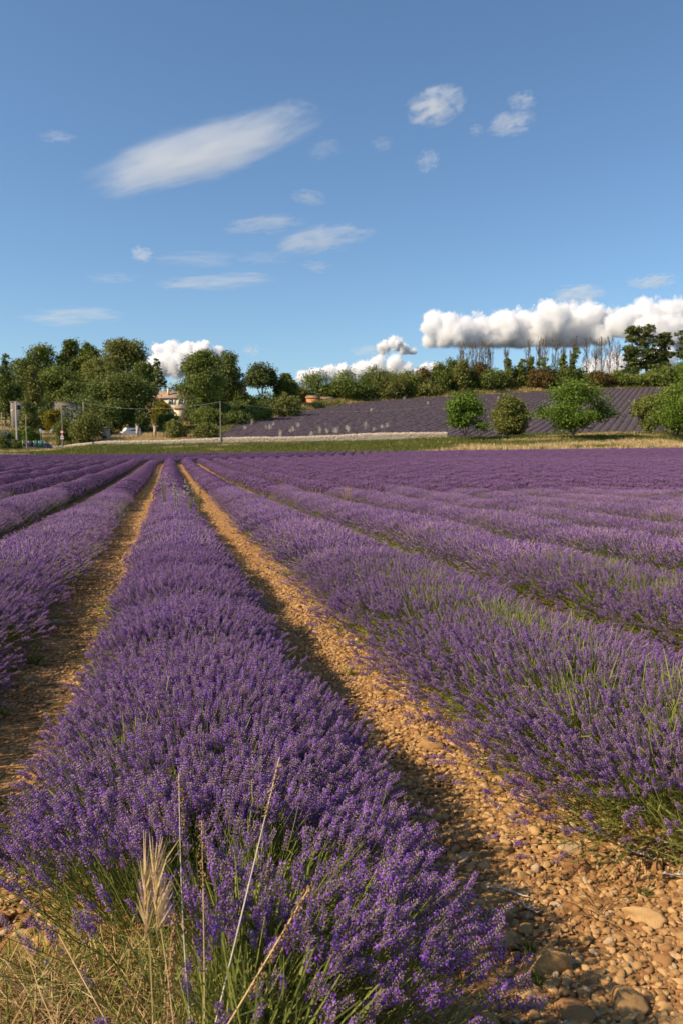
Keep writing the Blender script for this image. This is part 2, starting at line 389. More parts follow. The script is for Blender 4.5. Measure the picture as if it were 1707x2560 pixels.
LIB_P2 = library('far_plant_library', [plant_mesh(430 + i, 300, 2, f) for i, f in enumerate([1, 1, 1, .95, .9, .6, .25])])
LIB_P3 = library('distant_plant_library', [plant_mesh(450 + i, 130, 3, f) for i, f in enumerate([1, 1, 1, .95, .9, .6, .3])])

def in_view(X, Y, m=2.5):
    return (np.abs(X) < 0.43 * np.maximum(Y, 0) + m) & (Y > -1.0)
def ordinal(n):
    ones = ['', 'first', 'second', 'third', 'fourth', 'fifth', 'sixth', 'seventh', 'eighth', 'ninth', 'tenth', 'eleventh', 'twelfth', 'thirteenth', 'fourteenth', 'fifteenth', 'sixteenth', 'seventeenth', 'eighteenth', 'nineteenth']
    tens = {2: ('twenty', 'twentieth'), 3: ('thirty', 'thirtieth'), 4: ('forty', 'fortieth'), 5: ('fifty', 'fiftieth'), 6: ('sixty', 'sixtieth'), 7: ('seventy', 'seventieth'), 8: ('eighty', 'eightieth')}
    if n < 20: return ones[n]
    return tens[n // 10][1] if n % 10 == 0 else tens[n // 10][0] + '-' + ones[n % 10]
ORD = ['', 'first', 'second', 'third', 'fourth', 'fifth', 'sixth', 'seventh', 'eighth', 'ninth', 'tenth', 'eleventh', 'twelfth']
ROW_START = 1.50
k_lo, k_hi = -60, 75
for k in sorted(range(k_lo, k_hi + 1), key=abs):
    r = np.random.default_rng(5000 + k)
    cx, ca = row_curve(k)
    pitch = 0.42
    ys = np.arange(ROW_START if k == 0 else 2.5 if k == 1 else -1.0 + r.uniform(0, .4), 140, pitch * 0.985)
    ys = ys + r.normal(0, 0.03, len(ys))
    if k == 0: ys[0] = ROW_START
    xs = np.interp(ys, _yy, cx); an = np.interp(ys, _yy, ca); xs = xs + r.normal(0, 0.025, len(xs))
    keep = (ys < field_end(xs)) & in_view(xs, ys, 2.2)
    # a few plants died back
    gap = vnoise(ys * 0.35 + 40 * k, k * 3.3, 8)
    ys, xs, an, gap = ys[keep], xs[keep], an[keep], gap[keep]
    if len(ys) == 0: continue
    if k == 0: lab = 'central lavender row widening towards the viewer, dry grass at its foot'
    else: lab = '%s flowering lavender row counting %s from the central row' % (ordinal(abs(k)), 'right' if k > 0 else 'left')
    row = thing('lavender_row', lab, 'lavender row', (float(xs[0]), float(ys[0]), h1(xs[0], ys[0])), group='rows of the flowering lavender field')
    base = np.array(row.location)
    zs = H(xs, ys); dist = np.hypot(xs, ys)
    P = np.stack([xs, ys, zs], 1); scl = np.stack([r.uniform(.95, 1.1, len(xs)), r.uniform(.94, 1.06, len(xs)) * (1 - (.26 if k else .0) * ss(8, 26, ys)) * (1 if k else np.where(dist < 7.5, 1, .74)), r.uniform(.92, 1.08, len(xs)) * (1 + .24 * ss(15, 40, ys) + .3 * ss(60, 110, ys))], 1)
    ht = (0.94 + 0.18 * vnoise(ys * 0.5, k * 7.7, 9)) * (.84 if k == -1 else 1); scl[:, 2] *= ht
    rich = r.random(len(xs)) + (0.0 if k <= 0 else -0.16)
    v = np.where(gap > 0.88, 6, np.where(rich < 0.02, 5, r.integers(0, 5, len(xs))))
    if k > 0: v = np.where((rich < 0.06) & (dist < 30), 5, v)
    hero = dist < 7.5
    # -- near: every flower stem by itself
    if hero.any():
        TP, DD, SC, GP, GD = [], [], [], [], []
        for i in np.where(hero)[0]:
            n = 1150 if dist[i] < 5 else 1050
            end = -1 if (k in (0, 1) and i == 0 and ys[0] < 3) else 0
            if end: n = 1500
            tip, D, ln = canopy(n, r, end, scl[i, 1] * ((0.70 + .16 * float(ss(3.6, 1.8, ys[i]))) if k == 0 else 1.06 if k == 1 else 1.0), scl[i, 2])
            fl = r.random(n) < (0.86 if k > 0 else 0.97) * (0.45 if v[i] >= 5 else 1)
            c, s_ = math.cos(math.pi / 2 - an[i]), math.sin(math.pi / 2 - an[i])
            rotm = np.array([[c, -s_, 0], [s_, c, 0], [0, 0, 1]])
            tw = tip @ rotm.T + P[i]; dw = D @ rotm.T
            if k == 0 and i <= 4:      # the near left foot of the row has given way to dry grass; its heart shows green stems
                fl &= ~((tw[:, 1] < 1.66 - .35 * (tw[:, 0] + .45)) & (tw[:, 0] < -0.24) & (r.random(n) < .9))
                hole = ((tw[:, 0] + .16) / .30) ** 2 + ((tw[:, 1] - 1.60) / .25) ** 2
                fl &= ~((hole < 1) & (r.random(n) < .92 - .4 * hole))
                fl &= ~((tw[:, 1] < 1.34) & (tw[:, 0] < -.04) & (r.random(n) < .8))
            if k: fl &= (tip[:, 2] > .075) & ((k < 0) | (r.random(n) < .42 + .9 * vnoise(tw[:, 0] * 3.1, tw[:, 1] * 2.2 + tip[:, 2] * 3, 14)))
            TP.append(tw[fl]); DD.append(dw[fl]); SC.append(np.clip(ln[fl] / 0.42, 0.75, 1.1) * 0.74)
            g = (26 if k <= 0 else 60) + (30 if v[i] >= 5 else 0) + (70 if k == 0 and i <= 2 else 0)
            tp, Dg, lg = canopy(g, r, end); GP.append((tp * np.array([1, .5, .36 if k < 0 or (k == 0 and i > 2) else .42 if k == 0 else .44])) @ rotm.T + P[i]); GD.append(Dg @ rotm.T)
        TP, DD, SC, GP, GD = (np.concatenate(a) for a in (TP, DD, SC, GP, GD))
        if k == 0: kp = ~((GP[:, 0] < -.2) & (GP[:, 1] < 2.0) | (GP[:, 0] - ROW_X0 - TH * GP[:, 1] > .10) & (GP[:, 1] < 2.6)); GP, GD = GP[kp], GD[kp]
        SC = SC * r.uniform(0.88, 1.12, len(SC))
        rot = align_z(DD, r.uniform(0, 6.28, len(DD))); org = TP - DD * (0.36 * SC)[:, None]
        ix = r.integers(0, len(STEMS), len(DD))
        order = np.argsort(np.linalg.norm(TP - np.array([0, 0, CAMZ]), axis=1))
        vis = in_view(TP[:, 0], TP[:, 1], -0.02) & (TP[:, 1] > 0.9)
        single = [i for i in order if vis[i]][:300] if k == 0 else []
        for i in single:
            o = link('flower_stem', STEMS[ix[i]], row, Vector(org[i] - base)); o.rotation_euler = rot[i]; o.scale = (SC[i],) * 3
        rest = np.setdiff1d(np.arange(len(TP)), single)
        scatter('flower_stems', LIB_STEM, org[rest] - base, rot[rest], SC[rest], ix[rest], row)
        scatter('leaves', LIB_GREEN, GP - base, align_z(GD, r.uniform(0, 6.28, len(GD))), r.uniform(0.7, 1.2, len(GD)), r.integers(0, 4, len(GD)), row)
    flip = np.where(r.random(len(xs)) < 0.5, math.pi, 0)
    rz = math.pi / 2 - an + flip
    for nm, lib, sel in (('flowering_plants', LIB_P1, (~hero) & (dist < 24)), ('flowering_plants', LIB_P2, (dist >= 24) & (dist < 60)), ('flowering_plants', LIB_P3, dist >= 60)):
        if sel.any():
            scatter(nm, lib, P[sel] - base, np.stack([np.zeros(sel.sum()), np.zeros(sel.sum()), rz[sel]], 1), scl[sel], v[sel], row)

# ------------------------------------------------------------------ stones, twigs and weeds on the bare strips
M_STONE = [mat('stone_ochre', (0.38, 0.205, 0.07), (0.58, 0.35, 0.145), rough=0.85, scale=18, bump=0.5, bscale=60, rnd=0),
           mat('stone_buff', (0.47, 0.27, 0.10), (0.62, 0.40, 0.18), rough=0.8, scale=15, bump=0.4, bscale=50),
           mat('stone_rust', (0.32, 0.15, 0.055), (0.46, 0.25, 0.10), rough=0.9, scale=20, bump=0.5, bscale=55),
           mat('stone_grey', (0.40, 0.26, 0.14), (0.58, 0.43, 0.26), rough=0.8, scale=16, bump=0.4, bscale=70)]
import bmesh
def stone_mesh(seed, sub=2, m=None, sx=1.0, sy=0.75, sz=0.5, name='stone'):
    r = np.random.default_rng(seed); bm = bmesh.new(); bmesh.ops.create_icosphere(bm, subdivisions=sub, radius=1)
    V = np.array([v.co[:] for v in bm.verts]); off = r.uniform(0, 50, 3)
    f = np.ones(len(V))
    for a in range(6):
        d = unit(1, r)[0]; h_ = r.uniform(0.35, 0.8); pr = V @ d; V = V - np.outer(np.maximum(pr - h_, 0) * 0.85, d)
    f = 1 + 0.30 * (vnoise(V[:, 0] * 1.4 + off[0], V[:, 1] * 1.4 + V[:, 2] * 1.2 + off[1], seed) - 0.5) + 0.12 * (vnoise(V[:, 0] * 3.7 + off[1], V[:, 1] * 3.1 + V[:, 2] * 3.3 + off[2], seed + 3) - 0.5)
    V = V * f[:, None] * np.array([sx, sy, sz])
    for v, c in zip(bm.verts, V): v.co = c
    me = bpy.data.meshes.new(name); bm.to_mesh(me); bm.free()
    me.polygons.foreach_set('use_smooth', np.ones(len(me.polygons), bool))
    me.materials.append(m or M_STONE[seed % 4]); return me
STONES = []
for i in range(22):
    m = M_STONE[[0, 0, 1, 0, 2, 1, 0, 3, 0, 1, 2][i % 11]]
    STONES.append(stone_mesh(700 + i, 2, m, rng.uniform(0.9, 1.15), rng.uniform(0.6, 0.95), rng.uniform(0.4, 0.75)))
LIB_STONE = library('stone_library', STONES)
def strip_q(X, Y):
    q = ((X - ROW_X0 - TH * Y) * math.cos(HEAD)) / ROW_S; return q
def stone_field(n, y0, y1, lo, hi, seed, pw=2.0):
    r = np.random.default_rng(seed)
    Y = y0 + (y1 - y0) * r.random(n) ** 1.2; kk = r.integers(-2, 5, n) if y0 > 6 else r.choice([-1, 0, 0, 0, 1, 1], n)
    u = r.uniform(0.25, 0.75, n); u = np.where(kk == 0, r.uniform(0.2, 0.9, n), u)
    X = ROW_X0 + (kk + u) * ROW_S / math.cos(HEAD) + TH * Y
    ok = in_view(X, Y, 0.5) & (Y > 0.7)
    X, Y = X[ok], Y[ok]; n = len(X); u = u[ok]
    s = lo + (hi - lo) * r.random(n) ** pw
    s *= 0.75 + 0.5 * vnoise(X * 1.5, Y * 1.5, 12)
    rot = np.stack([r.normal(0, 0.22, n), r.normal(0, 0.22, n), r.uniform(0, 6.28, n)], 1)
    return np.stack([X, Y, H(X, Y) + s * 0.12], 1), rot, s, r.integers(0, len(STONES), n), u
P1, R1, S1, I1, U1 = stone_field(72000, 0.8, 10, 0.005, 0.021, 31, 1.8)
P2, R2, S2, I2, U2 = stone_field(16000, 9, 32, 0.010, 0.042, 32, 1.8)
P3, R3, S3, I3, U3 = stone_field(2000, 0.9, 10, 0.015, 0.036, 33, 1.8)
vis = np.abs(P3[:, 0]) / P3[:, 1] < 0.43
app = np.where(vis & (strip_q(P3[:, 0], P3[:, 1]) > 0.3), S3 / np.linalg.norm(P3 - np.array([0, 0, CAMZ]), axis=1), 0)
top = np.argsort(-app)[:290]; rest = np.setdiff1d(np.arange(len(P3)), top)
for i in top:
    o = link('stone', STONES[I3[i]], ground, Vector(P3[i])); o.rotation_euler = R3[i]; o.scale = (S3[i],) * 3
scatter('gravel', LIB_STONE, np.concatenate([P1, P2, P3[rest]]), np.concatenate([R1, R2, R3[rest]]), np.concatenate([S1, S2, S3[rest]]), np.concatenate([I1, I2, I3[rest]]), ground)
# clods of dry earth between the stones
M_CLOD = mat('earth_clod', (0.22, 0.11, 0.04), (0.42, 0.24, 0.10), rough=1.0, scale=40, bump=0.6, bscale=90)
CL = library('clod_library', [stone_mesh(760 + i, 1, M_CLOD, 1, 0.9, 0.6, 'clod') for i in range(6)])
P4, R4, S4, I4, U4 = stone_field(40000, 0.8, 9, 0.003, 0.013, 34, 1.6)
scatter('earth_clods', CL, P4, R4, S4, I4 % 6, ground)

def ground_pt(px, py, z=0.0):
    Y = 1.5
    for _ in range(40):
        p = at(px, py, Y); g = h1(p.x, Y) + z
        dz = (p.z - CAMZ) / Y
        if dz >= 0: return p
        Y = 0.5 * Y + 0.5 * (g - CAMZ) / dz
    return at(px, py, Y)
big = [(1348, 2425, 0.070, (1.15, .72, .60), 0, 'largest ochre boulder in the path, dappled by lavender shade', 15),
       (1262, 2370, 0.045, (1.2, .7, .6), 0, 'flat ochre rock resting against the largest boulder', 30),
       (1078, 1868, 0.055, (1.2, .75, .6), 0, 'rounded ochre rock alone in the shaded middle of the path', -15),
       (1000, 1700, 0.062, (1.3, .75, .6), 1, 'pale buff rock half under the second row beside the path', -35),
       (1255, 2132, 0.040, (1.3, .7, .5), 0, 'brown flat stone lying in shade beside the central row', 0),
       (1425, 2127, 0.036, (1.2, .7, .4), 3, 'whitish flat stone in the sunlit part of the path', 0),
       (1180, 2040, 0.034, (.9, .85, 1.0), 0, 'upright orange cobble standing near a dry grass stalk', 40),
       (1435, 2172, 0.042, (1.2, .9, .6), 2, 'rust-brown cobble between whitish stone and path rut', 10),
       (1315, 2000, 0.034, (1.1, .9, .6), 1, 'pale round stone just below the edge of the second row', 20),
       (1160, 2150, 0.032, (1.2, .8, .4), 3, 'grey-white flat stone at the flowering tips of central row', 60),
       (1610, 2300, 0.042, (1.4, .8, .6), 1, 'broad pale stone near the white twig', -20),
       (1560, 2520, 0.045, (1.2, .9, .7), 0, 'round ochre stone at the bottom corner of the path', 25),
       (1440, 2545, 0.040, (1.3, .8, .6), 2, 'dark rust stone at the bottom edge of the path', -20),
       (1200, 2452, 0.046, (1.2, .8, .6), 2, 'brown oblong stone under overhanging lavender tips', 5),
       (140, 1560, 0.060, (1.3, .7, .5), 3, 'grey flat stone in the shade of the left path', 0)]
for i, (px, py, sz, shp, mi, lab, rz) in enumerate(big):
    p = ground_pt(px, py); me = stone_mesh(800 + i, 4, M_STONE[mi], *shp)
    o = link('stone', me, None, (p.x, p.y, h1(p.x, p.y) + sz * 0.25)); o.scale = (sz,) * 3; o.rotation_euler = (0.05, 0.08, R(rz)); tag(o, lab, 'stone', 'large stones on the paths')

M_TWIG = mat('twig_bark', (0.30, 0.25, 0.20), (0.55, 0.49, 0.42), rough=0.9, scale=60)
M_STRAW = mat('straw', (0.42, 0.28, 0.11), (0.68, 0.52, 0.27), rough=0.8, tint=True, trans=0.2)
M_DRY = mat('dry_brown', (0.22, 0.12, 0.05), (0.45, 0.29, 0.14), rough=0.9, tint=True, trans=0.15)
M_GRASS = mat('grass_blade', (0.075, 0.12, 0.02), (0.36, 0.36, 0.07), rough=0.6, tint=True, trans=0.3)
def twig(px, py, ln, ang, lab, seed):
    r = np.random.default_rng(seed); p = ground_pt(px, py); s = Soup(); n = 7
    tt = np.linspace(0, 1, n); pts = np.stack([tt * ln * math.cos(ang) + r.normal(0, ln * .03, n), tt * ln * math.sin(ang) + r.normal(0, ln * .03, n), 0.012 + 0.02 * r.random(n)], 1)
    s.tube(pts, np.linspace(0.0045, 0.0018, n), 6, 0)
    b0 = pts[3]; s.tube([b0, b0 + np.array([0.3 * ln * math.cos(ang + .8), .3 * ln * math.sin(ang + .8), 0.01])], [0.003, 0.001], 5, 0)
    tag(s.build('twig', M_TWIG, None, (p.x, p.y, h1(p.x, p.y)), True), lab, 'twig', 'twigs on the path')
twig(1295, 2270, 0.075, -0.9, 'bent grey twig lying in the shaded path above the largest boulder', 1)
twig(1215, 2235, 0.12, -0.35, 'long grey twig at the tips of the central row', 2)
twig(1650, 2205, 0.10, -0.05, 'white straight twig in the sun at the edge of the picture', 3)
twig(1195, 1905, 0.13, -0.7, 'brown twig on pale stones below the second row', 4)
twig(1560, 2140, 0.10, -0.6, 'grey twig among stones in front of the second row', 5)
def weed(px, py, n, hgt, spread, lab, m=M_GRASS, seed=0, wd=0.0035, tl=(0, .6)):
    r = np.random.default_rng(900 + seed); p = ground_pt(px, py); s = Soup()
    A = np.stack([r.normal(0, spread * .2, n), r.normal(0, spread * .2, n), np.zeros(n)], 1)
    d = np.stack([r.normal(0, spread, n), r.normal(0, spread, n), hgt * r.uniform(.4, 1, n)], 1)
    tn = r.uniform(tl[0], tl[1], n)
    B = A + d * .55 + np.array([0, 0, hgt * .1]); C = A + d
    pp = np.cross(d, r.normal(size=(n, 3))); pp /= np.linalg.norm(pp, axis=1, keepdims=True)
    s.quads(A - pp * wd * .6, A + pp * wd * .6, B + pp * wd, B - pp * wd, 0, tn); s.quads(B - pp * wd, B + pp * wd, C + pp * wd * .2, C - pp * wd * .2, 0, tn)
    tag(s.build('weed', m, None, (p.x, p.y, h1(p.x, p.y) - .003)), lab, 'weed', 'weeds on the bare paths')
weed(1325, 2410, 30, 0.075, 0.012, 'green upright weed in front of the largest boulder', seed=1)
weed(1340, 2460, 24, 0.035, 0.016, 'low green weed below the largest boulder', seed=2)
weed(875, 1690, 22, 0.07, 0.03, 'pale green weed in the shaded middle of the path', seed=3, tl=(.3, .8))
weed(90, 1660, 34, 0.07, 0.06, 'dark green grass weed in the shaded left path', seed=4)
weed(85, 1625, 14, 0.05, 0.025, 'small yellow-green weed in the left path', seed=5, tl=(.5, 1))
weed(10, 1790, 16, 0.06, 0.04, 'green leafy weed cut by the picture edge', seed=6)
weed(720, 1440, 26, 0.06, 0.05, 'green weed in the path beside the central row, far end', seed=7)
weed(1055, 2110, 10, 0.05, 0.03, 'dry weed stalks among orange cobbles', M_STRAW, seed=8, wd=.0012)
weed(1180, 1985, 7, 0.10, 0.02, 'thin dry grass stalk leaning in the sunlit path', M_STRAW, seed=9, wd=.0011)
weed(1495, 2290, 22, 0.05, 0.05, 'brown dry weed in the rut by the pale stones', M_DRY, seed=10, wd=.0014)
weed(1600, 2240, 12, 0.03, 0.04, 'sparse green sprout by the white twig', seed=11)
weed(650, 1355, 26, 0.07, 0.07, 'green weed tuft further up the path', seed=12)
weed(395, 1210, 60, 0.16, 0.25, 'tall green weeds filling the far end of the left path', seed=13, wd=.006)

# dry grass at the foot of the central row
def blades(s, n, c, sx, sy, h0, h1_, lean, wd, m, r, tl=(0, 1), z0=0):
    A = np.stack([c[0] + r.normal(0, sx, n), c[1] + r.normal(0, sy, n), np.full(n, z0)], 1); A[:, 2] = H(A[:, 0], A[:, 1]) - .004
    hh = r.uniform(h0, h1_, n); d = np.stack([r.normal(0, lean, n) * hh, r.normal(0, lean, n) * hh, hh], 1)
    q = np.stack([r.normal(0, .35, n) * hh, r.normal(0, .35, n) * hh, -0.25 * hh], 1)
    pp = np.cross(d, r.normal(size=(n, 3))); pp /= np.linalg.norm(pp, axis=1, keepdims=True) + 1e-9
    tn = r.uniform(tl[0], tl[1], n)
    B = A + d * .5; C = A + d * .85 + q * .25; E = A + d + q
    for a, b_, w0, w1 in ((A, B, .8, 1), (B, C, 1, .7), (C, E, .7, .1)): s.quads(a - pp * wd * w0, a + pp * wd * w0, b_ + pp * wd * w1, b_ - pp * wd * w1, m, tn)
r = np.random.default_rng(77); s = Soup(); GM = [M_GRASS, M_STRAW, M_DRY]
tuft = thing('grass_tuft', 'tangle of green and dry grass at the foot of the central row', 'grass tuft', (-0.35, 1.5, h1(-.35, 1.5)))
off = np.array(tuft.location)
for nm, mi, args in (('green_blades', 0, [(800, (-.32, 1.58), .16, .13, .10, .25, .4, .0017, (.2, 1)), (900, (-.62, 1.70), .2, .14, .05, .16, .6, .0017, (.3, 1)), (350, (-.18, 1.42), .12, .1, .08, .2, .5, .0017, (.3, 1))]),
                     ('straw_blades', 1, [(900, (-.34, 1.50), .18, .14, .08, .27, .45, .0012, (0, .9)), (700, (-.64, 1.64), .18, .12, .05, .2, .6, .0012, (.2, 1))]),
                     ('withered_heads', 2, [(2400, (-.38, 1.43), .17, .12, .04, .20, .7, .0018, (0, 1)), (1500, (-.60, 1.56), .14, .12, .03, .15, .8, .0018, (0, 1))])):
    s = Soup()
    for a in args: blades(s, a[0], a[1], a[2], a[3], a[4], a[5], a[6], a[7], 0, r, a[8])
    if nm == 'withered_heads':
        n = 1500; P = np.stack([-.42 + r.normal(0, .17, n), 1.45 + r.normal(0, .12, n), r.uniform(.02, .19, n)], 1); P[:, 2] += H(P[:, 0], P[:, 1]); D = unit(n, r); X, Y = perp(D); k = r.uniform(.002, .005, (n, 1)); s.octa(P, X * .0016, Y * .0016, D * k, 0, r.random(n))
    s.V = [v - off for v in s.V]; tag(s.build(nm, GM[mi], tuft), kind='stuff')
def stalk(p0, p1, Y0, Y1, rad, lab, m, head=None, seed=0, name='dry_stalk'):
    """a single dead stalk that stands at the foot of the row; seen from pixel p0 up to pixel p1"""
    r = np.random.default_rng(seed); a = at(*p0, Y0); b = at(*p1, Y1); g = h1(a.x, a.y)
    a0 = np.array(a); b0 = np.array(b); d = (b0 - a0); t0 = min(0, (g - a0[2]) / d[2]); n = 14
    tt = np.linspace(t0, 1, n); pts = a0 + d * tt[:, None] + np.stack([np.sin((tt - t0) / (1 - t0) * 3.14) * .022 * r.uniform(-1, 1), np.cos(tt * 2.3 + seed) * .006, tt * 0], 1)
    root = thing(name, lab, 'dry stalk', Vector(pts[0]), group='dead stalks at the foot of the central row'); s = Soup()
    s.tube(pts - pts[0], np.linspace(rad, rad * .45, n), 6, 0, .5); s.build('stem', m, root, smooth=True)
    e = pts[-1] - pts[0]; du = d / np.linalg.norm(d); s = Soup()
    if head == 'plume':
        n = 90; A = e + du * r.uniform(-.07, .02, (n, 1)); D = du + r.normal(0, .26, (n, 3)) + np.array([.25, 0, -.1]); B = A + D * r.uniform(.02, .075, (n, 1))
        s.ribbons(A, B, .0018, .0003, 0, r.uniform(.4, 1, n), r)
    elif head == 'seed':
        n = 160; A = e - du * r.uniform(-.005, .17, (n, 1)) + r.normal(0, .003, (n, 3)); D = unit(n, r) * .8 + du; D /= np.linalg.norm(D, axis=1, keepdims=True); X, Y = perp(D)
        s.octa(A, X * .0018, Y * .0018, D * .0042, 0, r.random(n))
    elif head == 'fluff':
        n = 60; A = e - du * r.uniform(0, .10, (n, 1)) + r.normal(0, .003, (n, 3)); D = unit(n, r); X, Y = perp(D); s.octa(A, X * .0015, Y * .0015, D * .0035, 0, r.random(n))
    if head: s.build('seed_head', M_STRAW if head == 'plume' else M_DRY, root)
M_PALE = mat('pale_stalk', (0.50, 0.42, 0.33), (0.68, 0.60, 0.50), rough=0.8, scale=30)
M_TAN = mat('tan_stalk', (0.50, 0.33, 0.15), (0.66, 0.47, 0.25), rough=0.8, scale=30)
stalk((560, 2470), (700, 1890), 1.22, 1.38, .0021, 'long pale bare stalk leaning up across the central row', M_PALE, 'fluff', 1)
stalk((590, 2550), (775, 2215), 1.15, 1.25, .0024, 'tan stalk crusted with seeds leaning over the lavender tips', M_TAN, 'seed', 2)
stalk((500, 2480), (447, 1935), 1.22, 1.36, .0013, 'thin grey upright stalk left of the long pale one', M_PALE, 'fluff', 3)
stalk((410, 2560), (385, 2225), 1.18, 1.26, .0018, 'straw stalk topped with a blond feathery oat plume', M_STRAW, 'plume', 4)
stalk((365, 2420), (362, 2235), 1.25, 1.28, .0016, 'short straw stalk with a small blond plume', M_STRAW, 'plume', 5)
stalk((508, 2520), (506, 2050), 1.20, 1.30, .0015, 'thin straw stalk standing bolt upright in the row', M_TAN, 'fluff', 6)
stalk((250, 2540), (150, 2330), 1.2, 1.32, .0016, 'tan stalk leaning away over the withered grass', M_TAN, None, 7)
stalk((430, 2500), (435, 2290), 1.2, 1.24, .0017, 'brown stalk with a dark bristly head', M_DRY, 'seed', 8)

# ------------------------------------------------------------------ trees and bushes
M_BARK = mat('bark', (0.10, 0.075, 0.05), (0.20, 0.16, 0.11), rough=0.95, scale=3)
M_PALEBARK = mat('pale_bark', (0.26, 0.21, 0.15), (0.42, 0.36, 0.28), rough=0.95, scale=3)
M_DEADBARK = mat('dead_bark', (0.13, 0.095, 0.07), (0.23, 0.175, 0.13), rough=0.95, scale=2)
LEAF = {'green': mat('leaf_green', (0.08, 0.115, 0.018), (0.25, 0.28, 0.055), rough=0.6, tint=True, trans=0.28),
        'dark': mat('leaf_dark_green', (0.06, 0.092, 0.017), (0.20, 0.225, 0.048), rough=0.6, tint=True, trans=0.22),
        'olive': mat('leaf_olive', (0.09, 0.11, 0.023), (0.28, 0.275, 0.065), rough=0.65, tint=True, trans=0.25),
        'bright': mat('leaf_bright_green', (0.06, 0.12, 0.013), (0.22, 0.30, 0.038), rough=0.5, tint=True, trans=0.35),
        'yellow': mat('leaf_yellow_green', (0.13, 0.12, 0.012), (0.36, 0.30, 0.03), rough=0.6, tint=True, trans=0.3),
        'silver': mat('leaf_silver', (0.10, 0.115, 0.07), (0.26, 0.27, 0.18), rough=0.7, tint=True, trans=0.2),
        'rust': mat('leaf_rusty', (0.085, 0.06, 0.018), (0.23, 0.155, 0.045), rough=0.7, tint=True, trans=0.25),
        'pine': mat('needle_green', (0.04, 0.065, 0.014), (0.16, 0.175, 0.045), rough=0.7, tint=True, trans=0.15)}
def crown(lobes, n, size, seed, mt, clump=0.22, flat=1.0, fill=0.3, droop=0.0):
    r = np.random.default_rng(seed); s = Soup(); Lb = np.array(lobes, float)
    vol = (Lb[:, 3] * Lb[:, 4] * Lb[:, 5]) ** 0.67; pk = vol / vol.sum()
    nc = max(30, n // 26); li = r.choice(len(Lb), nc, p=pk); d = unit(nc, r); d[:, 2] = np.where(d[:, 2] < -0.6, -d[:, 2], d[:, 2])
    rad = Lb[li, 3:6]; c = Lb[li, :3] + d * rad * r.uniform(0.72, 1.02, (nc, 1))
    cs = rad.mean(1) * clump * r.uniform(0.7, 1.4, nc); ct = np.clip(r.normal(0.5, 0.2, nc), 0, 1)
    ci = r.integers(0, nc, n); P = c[ci] + np.clip(r.normal(0, 1, (n, 3)), -1.7, 1.7) * cs[ci, None] * np.array([1, 1, flat])
    P[:, 2] -= droop * np.abs(r.normal(0, 1, n)) * cs[ci]
    m = r.random(n) < fill; q = r.choice(len(Lb), n, p=pk); P = np.where(m[:, None], Lb[q, :3] + unit(n, r) * Lb[q, 3:6] * (r.random((n, 1)) ** 0.5) * 0.85, P)
    out = P - (Lb[:, :3] * pk[:, None]).sum(0); out /= np.linalg.norm(out, axis=1, keepdims=True) + 1e-6
    nn = unit(n, r) + out * 0.55 + np.array([0, 0, 0.35]); nn /= np.linalg.norm(nn, axis=1, keepdims=True)
    a, b_ = perp(nn); th = r.uniform(0, 6.28, (n, 1)); a, b_ = a * np.cos(th) + b_ * np.sin(th), b_ * np.cos(th) - a * np.sin(th)
    sz = size * r.uniform(0.6, 1.35, (n, 1)); tn = np.clip(ct[ci] + r.normal(0, 0.10, n), 0, 1)
    s.quads(P - a * sz, P - b_ * sz * .55, P + a * sz, P + b_ * sz * .55, 0, tn)
    return s.mesh('crown', LEAF[mt] if isinstance(mt, str) else mt)
def limbs(h, r0, tops, seed, lean=0.03, sides=6, th=0.45):
    r = np.random.default_rng(seed); s = Soup(); n = 6; tt = np.linspace(0, 1, n)
    pts = np.stack([r.normal(0, lean * h, n) * tt, r.normal(0, lean * h, n) * tt, tt * h * th * 2 - 0.3], 1)
    s.tube(pts, np.linspace(r0, r0 * .35, n), sides)
    for p in tops:
        b0 = pts[r.integers(1, n - 1)]; mid = b0 * .5 + np.array(p) * .5 + r.normal(0, .02 * h, 3) + np.array([0, 0, .03 * h])
        s.tube([b0, mid, np.array(p)], [r0 * .45, r0 * .28, r0 * .08], 5)
    return s
